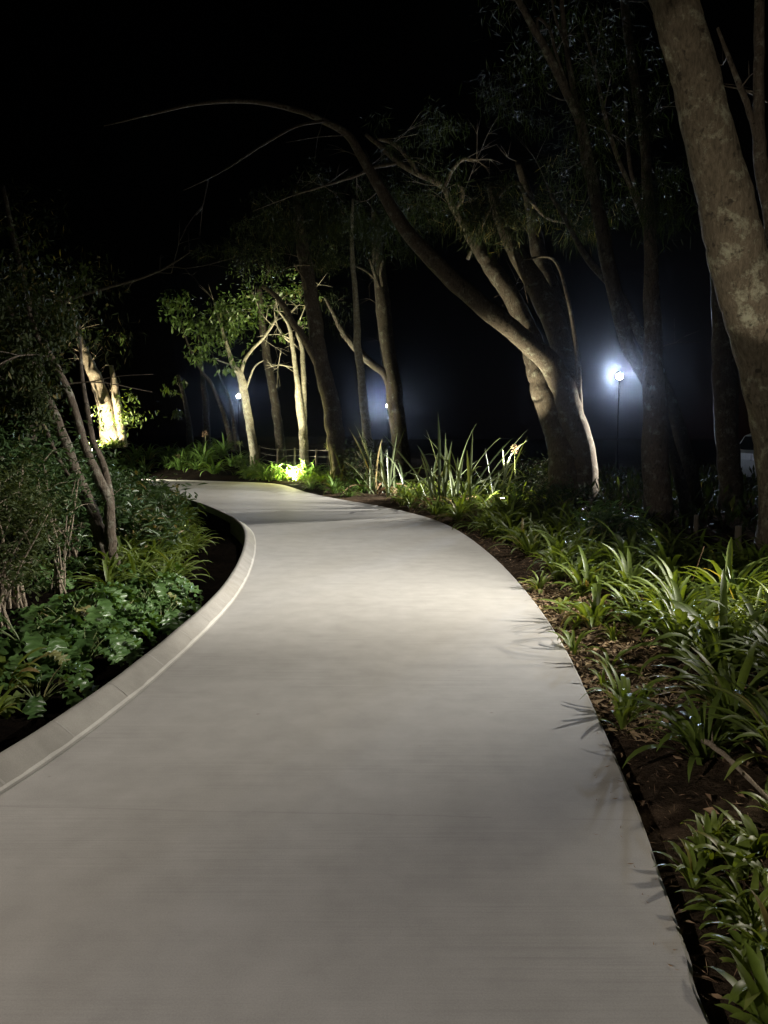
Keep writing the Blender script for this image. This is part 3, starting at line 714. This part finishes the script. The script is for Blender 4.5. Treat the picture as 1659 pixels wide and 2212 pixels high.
for k, (x, y, h, r_) in enumerate([(-3.05, 9.5, .42, .5), (-3.5, 9.9, .5, .65), (-3.5, 10.8, .55, .7), (-4.4, 12.2, .55, .8), (-4.0, 12.3, .42, .6), (-4.9, 14.0, .42, .8), (-5.9, 16.2, .28, .9), (-4.7, 15.3, .25, .5), (-6.4, 13.3, .6, 1.0), (-5.2, 10.8, .8, .9), (-7.8, 17.4, .28, 1.1), (-6.4, 18.6, .16, .8), (-9.0, 19.2, .2, 1.1)]):
    shrub(LAB_L3[0], x, y, h, r_, 26, 2000, 'bush_leaf', .15, .04, 70 + k, 'bush', group=LAB_L3[1])
# strappy edging in front of those bushes
LAB_L5 = ('low dark strappy plant edging the bushes inside the bend', 'strappy edging inside the bend')
for c in scatter(gp((300, 1235), (420, 1190), (470, 1150), (440, 1110), (400, 1085), (330, 1090), (260, 1180), (230, 1280), (330, 1260), (420, 1230)), .3, .97, .85):
    clump('mid', c[0], c[1], random.uniform(.75, 1.05), *LAB_L5, 'agapanthus_clump')  # these are agapanthus clumps too

# broad-leaved plants (lobed leaves on arching stalks)
def lobed_leaf(mb, sb, base, az, stalk, L, W, elev):
    d = Vector((math.cos(az), math.sin(az), 0)); s = Vector((-math.sin(az), math.cos(az), 0)); up = Vector((0, 0, 1))
    e = elev; p = Vector(base); sp = [p.copy()]
    for i in range(4): p = p + (d * math.cos(e) + up * math.sin(e)) * stalk / 4; e -= .16; sp.append(p.copy())
    tube(sb, sp, [.007, .006, .005, .0045, .004], 5, 2, 0)
    nl = 22; e0 = e - .25; vs = []; fs = []; nc = 5
    ph = random.uniform(0, 1)
    for i in range(nl + 1):
        t = i / nl
        env = math.sin(math.pi * min(1, t * .93 + .05)) ** .65
        lob = .40 + .60 * abs(math.sin(math.pi * (t * 4.2 + ph))) ** .7
        wv = W * .5 * env * lob + .002
        dd = d * math.cos(e0) + up * math.sin(e0); nn = up * math.cos(e0) - d * math.sin(e0)
        for j in range(nc):
            u = (j / (nc - 1) - .5) * 2
            q_ = p + s * (u * wv) + dd * (abs(u) * wv * .35) + nn * (.16 * abs(u) * wv + .018 * math.sin(t * 33 + ph * 6) * abs(u) + .006 * random.gauss(0, 1) * abs(u))
            vs.append(q_)
        p = p + dd * L / nl; e0 -= random.uniform(.03, .13)
    for i in range(nl):
        for j in range(nc - 1):
            a = i * nc + j; fs.append((a, a + 1, a + nc + 1, a + nc))
    mb.add(vs, fs)
ACV = []
for i in range(5):
    random.seed(200 + i); lb, sb = MB(), MB()
    for k in range(19):
        az = k * 2.4 + random.uniform(-.4, .4)
        lobed_leaf(lb, sb, (math.cos(az) * .03, math.sin(az) * .03, 0), az, random.uniform(.10, .32), random.uniform(.20, .36), random.uniform(.13, .20), random.uniform(.6, 1.4))
    mm = []
    for b_, mk in ((lb, 'acanthus'), (sb, 'stalk')):
        me = bpy.data.meshes.new('broad_leaves'); me.from_pydata(b_.v, [], b_.f); me.update(); me.materials.append(M[mk]); me.polygons.foreach_set('use_smooth', [True] * len(me.polygons)); mm.append(me)
    ACV.append(mm)
random.seed(5)
def broad(x, y, sc, label, group=None, i=0):
    root = empty('broad_leaved_plant', (x, y, gz(x, y) - .01), random.uniform(0, 6.28)); tag(root, label, 'plant', group)
    for me, nm in zip(ACV[i % 5], ('leaves', 'leaf_stalks')):
        o = bpy.data.objects.new(nm, me); col.objects.link(o); o.parent = root; o.scale = (sc, sc, sc)
LAB_AC = ('dark glossy lobed-leaf plant in the mass along the left kerb', 'lobed-leaf plants along the left kerb')
pts_ac = scatter(gp((30, 1500), (130, 1490), (235, 1425), (325, 1365), (400, 1300), (330, 1250), (240, 1290), (130, 1340), (-60, 1440)), .30, .97, .78)
for k, c in enumerate(pts_ac): broad(c[0], c[1], random.uniform(.75, 1.05), LAB_AC[0], LAB_AC[1], k)
q = G(375, 1300); broad(q.x - .12, q.y, 1.0, 'brightest lobed-leaf plant jutting out nearest the kerb shadow', i=1)
q = G(325, 1275); broad(q.x, q.y, .95, 'lobed-leaf plant in front of the multi-stemmed tree base', i=3)
q = G(215, 1335); broad(q.x, q.y, 1.1, 'lobed-leaf plant with upright pale stalks showing', i=2)
LAB_LS = ('strappy agapanthus at the near left corner behind the kerb', 'strappy agapanthus at the near left corner')
for c in scatter(gp((-400, 1800), (-60, 1590), (60, 1520), (190, 1440), (60, 1420), (-150, 1480), (-500, 1560)), .32, .95, .8):
    clump('near' if random.random() < .5 else 'mid', c[0], c[1], random.uniform(.6, .9), *LAB_LS, 'agapanthus_clump')  # agapanthus, same clump meshes as the right bed
LAB_LU = ('low leafy plant under the twiggy shrubs on the left', 'low leafy plants under the twiggy shrubs')
for c in scatter([(-4.6, 5.0), (-2.6, 6.4), (-2.4, 8.2), (-5.5, 8.8)], .55, .9, .9): broad(c[0], c[1], random.uniform(.5, .8), LAB_LU[0], LAB_LU[1], random.randrange(5))

# shrub at the right behind the agapanthus
shrub('dark shrub with pale tips above the agapanthus, below the nearest lamp', G(1310, 1190).x, G(1310, 1190).y, .55, .45, 16, 700, 'bush_leaf', .13, .035, 90)
shrub('low dark shrub left of the shrub with pale tips', G(1190, 1120).x, G(1190, 1120).y, .55, .6, 16, 800, 'bush_leaf', .13, .03, 91)
shrub('dark rounded shrub behind the thin flax under the middle lamp', P(800, 1000, 22).x, 22, 1.1, .9, 20, 1500, 'dark_leaf', .16, .04, 92)
shrub('dark shrub right of the flax near the tan seed head', P(1150, 1000, 17.5).x, 17.5, .9, .8, 18, 1200, 'dark_leaf', .14, .03, 93)

# ------------------------------------------------------------------ litter on the soil
random.seed(77)
def litter(name, region, n, matk, Lr, label, dens_edge=True):
    pl = np.array(region, float); lo, hi = pl.min(0), pl.max(0)
    c = np.random.uniform(lo, hi, (n * 3, 2)); c = c[inside(c, pl) & ~inside(c, poly)][:n]; z = heights(c); mb = MB()
    for p, zz in zip(c, z):
        az = random.uniform(0, 6.283); l = random.uniform(*Lr); w_ = l * random.choice([.05, .08, .3]) ; e = random.gauss(0, .25)
        d = Vector((math.cos(az) * math.cos(e), math.sin(az) * math.cos(e), math.sin(e))); s = Vector((-math.sin(az), math.cos(az), random.gauss(0, .4))) * w_ / 2
        q_ = Vector((p[0], p[1], zz + .012 + abs(random.gauss(0, .008)))); k = Vector((0, 0, l * random.uniform(-.05, .15)))
        mb.add([q_ - d * l / 2, q_ + s + k, q_ + d * l / 2, q_ - s + k], [(0, 1, 2, 3)])
    tag(mb.build(name, M[matk], smooth=False), label, 'leaf litter', kind='stuff')
edge = [(float(p[0]) + .015, float(p[1])) for p in RC if 1.2 < p[1] < 14]
reg = edge + [(p[0] + .9 + .12 * p[1], p[1] + .2) for p in edge[::-1]]
litter('leaf_litter', reg, 6500, 'dry', (.02, .075), 'dry brown needles and leaves on the soil beside the right edge')
M['straw'] = leafmat('straw_litter', (.20, .13, .075), (.50, .38, .24), .8, .1, .2, 3, (1, .8, .6))
litter('straw_litter', gp((1120, 1250), (1200, 1370), (1260, 1490), (1300, 1570), (1420, 1600), (1480, 1500), (1420, 1400), (1330, 1320), (1230, 1260)), 3600, 'straw', (.02, .09), 'pale straw and needle litter on the lit soil strip right of the path')
litter('bed_litter', [(-8, 4), (-3.6, 4.5), (-3.2, 8), (-3.8, 13), (-8, 15)], 1800, 'dry', (.02, .07), 'dry leaves on the soil of the left bed')
mb = MB(); random.seed(9)
for _ in range(9000):
    x, y = random.uniform(3.2, 16), random.uniform(11, 27)
    if x < .22 * y + .2: continue
    hh = .35 + .3 * noise.noise(Vector((x * .6, y * .6, 0))); z0 = random.random() * hh
    az = random.uniform(0, 6.283); e = random.uniform(.2, 1.4); l = random.uniform(.12, .35); d = Vector((math.cos(az) * math.cos(e), math.sin(az) * math.cos(e), math.sin(e))); sd = Vector((-math.sin(az), math.cos(az), 0)) * l * .12
    p = Vector((x, y, z0 - .02)); mb.add([p, p + d * l * .5 + sd, p + d * l, p + d * l * .5 - sd], [(0, 1, 2, 3)])
tag(mb.build('undergrowth', M['dark_leaf']), 'dark low undergrowth added to hide the lit ground between the right-hand trunks', kind='stuff')  # added cover, keeps the lamplit ground out of sight
# a few crumbs of litter and stains on the concrete edge
nr = np.random.RandomState(3); mb = MB()
for k in range(70):
    i = nr.randint(0, len(edge)); ex, ey = edge[i]; p = Vector((ex - .02 - abs(nr.normal(0, .05)) - (nr.rand() ** 3) * .9 * (k % 6 == 0), ey + nr.normal(0, .04), .004))
    az = nr.rand() * 6.28; l = nr.uniform(.004, .016); d = Vector((math.cos(az), math.sin(az), 0)) * l; sd = Vector((-math.sin(az), math.cos(az), 0)) * max(.0015, l * nr.choice([.06, .1, .3]))
    mb.add([p - d, p + sd, p + d + Vector((0, 0, .004)), p - sd], [(0, 1, 2, 3)])
tag(mb.build('path_litter', M['dry'], smooth=False), 'loose crumbs and needles blown onto the right edge of the path', kind='stuff')
# fallen branch
a, b_ = G(1520, 1600, .12), G(1700, 1760, .10)
mb = MB(); tube(mb, [a, a.lerp(b_, .3) + Vector((0, 0, .02)), a.lerp(b_, .7), b_], [.014, .011, .008, .006], 8, 6, .1, .6)
tube(mb, [a.lerp(b_, .12), a.lerp(b_, .05) + Vector((.03, .02, .05))], [.006, .002], 6, 3, 0)
o = mb.build('fallen_branch', M['twig']); tag(o, 'thin bare fallen branch lying across the dark part of the right bed', 'branch')
a = G(1478, 1300); mb = MB(); tube(mb, [a, P(1500, 1240, a.y), P(1521, 1180, a.y)], [.006, .005, .004], 6, 4, .05, .4)
tag(mb.build('dry_stalk', M['dry']), 'upright orange-brown dry stalk poking out of the bright agapanthus', 'stalk')

# ------------------------------------------------------------------ fences and posts
def stake(px, pytop, D, w, label):
    t = P(px, pytop, D); z0 = gz(t.x, D); mb = MB(); r_ = w / 2 * D / FPX
    mb.lathe([(r_ * .98, -.2), (r_, .3 * (t.z - z0)), (r_ * 1.0, t.z - z0 - .012), (r_ * .85, t.z - z0)], 14)
    o = mb.build('timber_post', M['post']); o.location = (t.x, D, z0); o.rotation_euler = (R(random.uniform(-2, 2)), R(random.uniform(-1, 2)), 0); tag(o, label, 'post', 'round timber posts in the right bed')
stake(1597, 1136, 8.9, 14, 'round timber post nearest the massive right trunk')
stake(1505, 1112, 10.4, 10, 'middle one of the three timber posts, dimmer and farther back')
stake(1276, 1078, 13.0, 9, 'faint short timber post behind the dark shrub')
root = empty('wire_fence', (P(680, 1000, 27).x, 27, 0)); tag(root, 'wire fence of thin posts behind the brightest spotlight', 'fence')
fx = [(560, 28.6), (600, 28.0), (637, 27.4), (683, 26.8), (730, 26.2), (780, 25.6)]
off = Vector((-root.location.x, -root.location.y, 0)); tops = []
for px, D in fx:
    x = P(px, 1000, D).x; z0 = gz(x, D); mb = MB(); tube(mb, [Vector((x, D, z0 - .1)) + off, Vector((x, D, z0 + .5)) + off, Vector((x + .01, D, z0 + 1.05)) + off], [.04, .038, .036], 8, 2, .08)
    mb.build('post', M['post'], root); tops.append(Vector((x, D, z0)) + off)
for h in (.3, .55, .78, 1.0):
    mb = MB()
    for a, b_ in zip(tops[:-1], tops[1:]): tube(mb, [a + Vector((0, -.045, h)), (a + b_) / 2 + Vector((0, -.045, h - .015)), b_ + Vector((0, -.045, h))], [.0035] * 3, 5, 3, 0)
    mb.build('wire', M['wire'], root)

# ------------------------------------------------------------------ parked car (far right, mostly hidden)
def car():
    root = empty('parked_car', (12.6, 22.6, gz(12.6, 22.6))); tag(root, 'white hatchback parked in the dark behind the right-hand trunks', 'car')
    # side outline, x: rear (-) to front (+)
    top = [(-2.08, .55), (-2.10, .80), (-2.04, .98), (-1.92, 1.06), (-1.72, 1.48), (-1.55, 1.56), (-.6, 1.60), (.3, 1.55), (1.1, 1.08), (1.9, .92), (2.1, .75), (2.12, .45)]
    bot = []
    for cx in (1.32, -1.32):
        bot.append((cx + .40, .28))
        for k in range(0, 9): a = math.pi * k / 8; bot.append((cx + .37 * math.cos(a), .34 + .37 * math.sin(a)))
        bot.append((cx - .40, .28))
    outline = top + bot + [(-2.04, .30)]
    bm = bmesh.new(); n = len(outline)
    def yw(z): return .86 if z < .95 else .86 - (z - .95) * .36
    va = [bm.verts.new((x, -yw(z), z)) for x, z in outline]; vb = [bm.verts.new((x, yw(z), z)) for x, z in outline]
    for i in range(n): bm.faces.new((va[i], va[(i + 1) % n], vb[(i + 1) % n], vb[i]))
    for L_ in (va, vb[::-1]): bmesh.ops.triangulate(bm, faces=[bm.faces.new(L_)])
    bmesh.ops.recalc_face_normals(bm, faces=bm.faces)
    me = bpy.data.meshes.new('body'); bm.to_mesh(me); bm.free(); me.materials.append(M['car']); o = bpy.data.objects.new('body', me); col.objects.link(o); o.parent = root
    mb = MB()
    for s in (-1, 1):
        for quad in ([(-1.50, 1.02), (-.45, 1.02), (-.45, 1.50), (-1.42, 1.46)], [(-.38, 1.02), (.75, 1.02), (.22, 1.48), (-.38, 1.50)]):
            vs = [(x, s * (yw(z) + .004), z) for x, z in quad] + [(x, s * (yw(z) - .006), z) for x, z in quad]
            mb.add(vs, [(0, 1, 2, 3), (7, 6, 5, 4), (0, 4, 5, 1), (1, 5, 6, 2), (2, 6, 7, 3), (3, 7, 4, 0)])
    mb.build('side_window', M['glassdark'], root, False)
    mb = MB(); mb.add([(-1.935, -.70, 1.07), (-1.935, .70, 1.07), (-1.735, .62, 1.47), (-1.735, -.62, 1.47), (-1.925, -.70, 1.07), (-1.925, .70, 1.07), (-1.72, .62, 1.46), (-1.72, -.62, 1.46)],
        [(0, 1, 2, 3), (7, 6, 5, 4), (0, 4, 5, 1), (1, 5, 6, 2), (2, 6, 7, 3), (3, 7, 4, 0)]); mb.build('rear_window', M['glassdark'], root, False)
    for s in (-1, 1):
        mb = MB(); mb.box((-2.11, s * .72 - .13, .78), (-1.99, s * .72 + .145, .98)); mb.build('tail_lamp', M['redlamp'], root, False)
    for cx in (-1.32, 1.32):
        for s in (-1, 1):
            mb = MB(); mb.lathe([(.20, -.09), (.30, -.10), (.33, -.07), (.33, .07), (.30, .10), (.20, .09)], 28)
            w_ = mb.build('wheel', M['rubber'], root); w_.location = (cx, s * .76, .33); w_.rotation_euler = (R(90), 0, 0)
            mb = MB(); mb.lathe([(.20, -.101), (.19, -.095), (.06, -.08), (.05, .08), (.19, .095), (.20, .101)], 28); mb.build('rim', M['rim'], w_)
car()

# ------------------------------------------------------------------ lamps
def light(name, loc, power, color, parent=None, r=.06, spot=None, target=None, blend=.6):
    l = bpy.data.lights.new(name, 'SPOT' if spot else 'POINT'); l.energy = power; l.color = color; l.shadow_soft_size = r
    o = bpy.data.objects.new(name, l); col.objects.link(o); o.location = loc
    if spot:
        l.spot_size = R(spot); l.spot_blend = blend
        o.rotation_euler = (Vector(target) - Vector(loc)).to_track_quat('-Z', 'Y').to_euler()
    return o
def lamp_post(px, py, D, power, label, color=(.80, .88, 1.0), xyz=None, glass='cool'):
    p = Vector(xyz) if xyz else P(px, py, D); z0 = gz(p.x, p.y); h = p.z - z0
    root = empty('lamp_post', (p.x, p.y, z0)); tag(root, label, 'street lamp', 'post lamps')
    mb = MB(); mb.lathe([(.09, -.3), (.09, .05), (.045, .07), (.035, .5), (.022, h - .22), (.022, h - .16)], 16); mb.build('pole', M['pole'], root)
    mb = MB(); mb.lathe([(.05, h - .16), (.08, h - .14), (.09, h - .125), (.05, h - .115)], 20); mb.build('collar', M['pole'], root)
    mb = MB(); mb.lathe([(.055, h - .11), (.095, h - .07), (.12, h), (.095, h + .07), (.05, h + .10)], 20)
    g = mb.build('lamp_glass', M[glass], root); g.visible_shadow = True
    mb = MB(); mb.lathe([(.11, h + .105), (.12, h + .12), (.08, h + .16), (.02, h + .18)], 20); mb.build('cap', M['pole'], root)
    return root, p
COOL = (.66, .78, 1.0); WARM = (1.0, .90, .74); YEL = (1.0, .93, .66)
r1, p1 = lamp_post(1338, 813, 27.0, 0, 'post lamp with the biggest bluish glow, between the right-hand trunks')
r2, p2 = lamp_post(837, 876, 56.0, 0, 'post lamp shining behind the middle trees, above the dark flax')
r3, p3 = lamp_post(515, 856, 43.0, 0, 'small post lamp beside the bright pale trunk of the leafy tree')
r4, p4 = lamp_post(0, 0, 0, 0, 'post lamp behind the viewer, left of the path', xyz=(-3.9, -3.6, 3.6), glass='soft')
light('lamp_light', p1, 32000, COOL, r=.15, spot=100, target=(2, 4, 12), blend=1)
light('lamp_light', p2, 22000, COOL, r=.15, spot=100, target=(0, 4, 18), blend=1)
light('lamp_light', p3, 5500, COOL, r=.15, spot=100, target=(0, 4, 16), blend=1)
light('lamp_light', p4, 220, (1.0, .9, .76), r=.12)

def garden_light(loc, label, mk='warm', aim=(0, 0, 1), r=.05, hung=False):
    x, y = loc[0], loc[1]; z0 = gz(x, y); root = empty('garden_spotlight', (x, y, z0)); tag(root, label, 'spotlight', 'garden spotlights')
    h = loc[2] - z0
    mb = MB()
    if hung: tube(mb, [(0, 0, h - .05), (.12, .05, h + .05), (.45, .15, h + .12)], [.012, .012, .012], 8, 3, 0); mb.build('bracket', M['pole'], root)
    else: mb.lathe([(.004, -.2), (.014, -.05), (.014, h - .08)], 10); mb.build('spike', M['pole'], root)
    q = Vector(aim).normalized().to_track_quat('Z', 'Y').to_euler()
    mb = MB(); mb.lathe([(.02, -.10), (r * .9, -.09), (r, -.02), (r * 1.15, -.012), (r * 1.15, -.004)], 18)
    hd = mb.build('head', M['alu'], root); hd.location = (0, 0, h); hd.rotation_euler = q
    mb = MB(); mb.lathe([(r, -.003), (r * .9, .004)], 18)
    gl = mb.build('lens', M[mk], root); gl.location = (0, 0, h); gl.rotation_euler = q
def glight(loc, power, color, aim, spot=150, r=.04, blend=.7):
    a = Vector(aim).normalized(); p = Vector(loc) + a * .03; r = min(r, .03)
    return light('spot_light', p, power, color, r=r, spot=spot, target=p + a, blend=blend)
# brightest one beyond the bend
loc = (D0.x + .05, D0.y + .12, gz(D0.x, D0.y) + .16); aim = (.0, .75, .65)
garden_light(loc, 'brightest ground spotlight, glaring in yellow-green leaves beyond the bend', 'warm', (0, .1, 1), .07); glight(loc, 4500, YEL, aim, 140, .05, .9)
glight((D0.x - .6, D0.y + 1.0, 1.0), 900, YEL, (-.12, .5, 1), 110, .05, .9)  # added light without a fitting, brightens the trees behind
light('spot_light', (loc[0], loc[1], loc[2] + .08), 520, (1, .96, .36), r=.05)
c = G(1085, 1103); loc = (c.x, c.y, gz(c.x, c.y) + .20); aim = (.10, .28, 1)
garden_light(loc, 'half hidden ground spotlight in the agapanthus below the flax', 'warm', aim, .06); glight(loc, 1700, YEL, aim, 50, blend=.7)
glight(loc, 480, (1, .97, .82), (-.8, .55, .55), 100, blend=1)
c = P(200, 960, 33.0); loc = (c.x, c.y, gz(c.x, c.y) + .15); aim = (.30, .55, .8)
garden_light(loc, 'spotlight at the foot of the glowing far left trunk', 'warm', aim, .06); glight(loc, 3200, (1.0, .80, .55), aim, 130)
def down(loc, label, power, color, tgt, spot, blend=1.0, hw=True, hung=False):
    aim = Vector(tgt) - Vector(loc)
    if hw: garden_light(loc, label, 'soft', aim, .05, hung)
    glight(loc, power, color, aim, spot, .05, blend)
NEU = (1.0, .95, .86)
# two heads on each tall stake outside the right frame edge
down((5.2, 6.1, 3.6), 'downlight on a tall stake right of the bright agapanthus', 1900, NEU, (-1.2, 5.9, 0), 60, .9)
down((5.2, 6.1, 3.65), '', 3000, NEU, (-1.8, 8.3, 0), 52, .9, False)
down((1.6, 12.3, 9.3), 'added downlight out of view, high by the forked brown tree', 3400, NEU, (-.6, 9.9, 0), 46, .9, True, True)  # added lamp, brightens the middle of the path from above
down((4.95, 5.6, 1.7), 'short spotlight aimed at the bright agapanthus patch', 900, WARM, (2.35, 6.0, .15), 46, .9)
down((-4.2, -1.2, 2.6), 'downlight on a tall stake behind the viewer, left of the path', 1000, (1.0, .9, .8), (-1.7, 1.3, 0), 96)
down((-9.7, 25.6, 1.0), 'added low spotlight hidden behind the left shrubs, facing the bank', 2200, (1.0, .95, .72), (-4.5, 27.8, .8), 90)  # added lamp, only there to brighten the bank
down((4.35, 17.6, 2.0), 'added downlight hidden behind the largest tree, facing the bend', 9000, NEU, (-5.2, 21.0, -.4), 50)  # added hidden lamp that lifts the far bend
down((4.76, 13.5, 2.6), 'added downlight hidden behind the straight reddish trunk, facing the bend', 2200, NEU, (-4.2, 17.4, 0), 60, .9)  # added hidden lamp for shadow streaks on the bend
down((8.55, 17.5, 2.4), 'added spotlight hidden behind the massive right trunk, raking across the path', 11000, NEU, (-2.2, 15.0, 0), 36, .8)  # added unseen lamp, throws the trunk shadow over the path
down((2.5, 3.3, .95), 'short path light at the near right corner', 85, WARM, (1.75, 2.65, 0), 66)
down((3.1, 4.2, .3), 'added uplight outside the frame, aimed at the massive right trunk', 420, (1.0, .9, .72), (3.95, 8.0, 4.3), 34, .25)  # added uplight, gives the trunk its lit upper part

# ------------------------------------------------------------------ haze added to imitate lens glow round the lamps
mb = MB(); mb.box((-80, -30, -1.6), (80, 110, 30)); hz = mb.build('haze', [], None, False)
m = bpy.data.materials.new('glow_haze'); m.use_nodes = True; nt = m.node_tree
nt.nodes.remove(nt.nodes['Principled BSDF']); pv = nt.nodes.new('ShaderNodeVolumePrincipled')
pv.inputs['Color'].default_value = (.85, .9, 1, 1); pv.inputs['Density'].default_value = .00023; pv.inputs['Anisotropy'].default_value = .98
nt.links.new(pv.outputs[0], nt.nodes['Material Output'].inputs['Volume'])
hz.data.materials.append(m); tag(hz, 'thin haze added to imitate the lens glow round the lamps', kind='stuff')

# ------------------------------------------------------------------ night sky, moon
w = bpy.data.worlds.new('World'); scene.world = w; w.use_nodes = True; nt = w.node_tree; bg = nt.nodes['Background']
sky = nt.nodes.new('ShaderNodeTexSky'); sky.sky_type = 'NISHITA'; sky.sun_disc = False; sky.sun_elevation = R(1.0); sky.sun_rotation = R(40)
nt.links.new(sky.outputs[0], bg.inputs['Color']); bg.inputs['Strength'].default_value = .00012

# ------------------------------------------------------------------ camera and render settings
cam = bpy.data.cameras.new('camera'); co = bpy.data.objects.new('camera', cam); col.objects.link(co); scene.camera = co
cam.sensor_fit = 'HORIZONTAL'; cam.sensor_width = 36; cam.lens = 36; cam.clip_end = 1000; cam.clip_start = .05
co.location = (0, 0, CH); co.rotation_euler = (R(90) - PITCH, 0, 0)
scene.view_settings.view_transform = 'Standard'; scene.view_settings.look = 'None'; scene.view_settings.exposure = 0; scene.view_settings.gamma = 1
cy = scene.cycles
cy.use_denoising = True
try: cy.denoiser = 'OPENIMAGEDENOISE'
except Exception: pass
cy.max_bounces = 4; cy.diffuse_bounces = 2; cy.glossy_bounces = 2; cy.transmission_bounces = 3; cy.volume_bounces = 0; cy.transparent_max_bounces = 4
cy.sample_clamp_indirect = 4; cy.caustics_reflective = False; cy.caustics_refractive = False; cy.use_light_tree = True
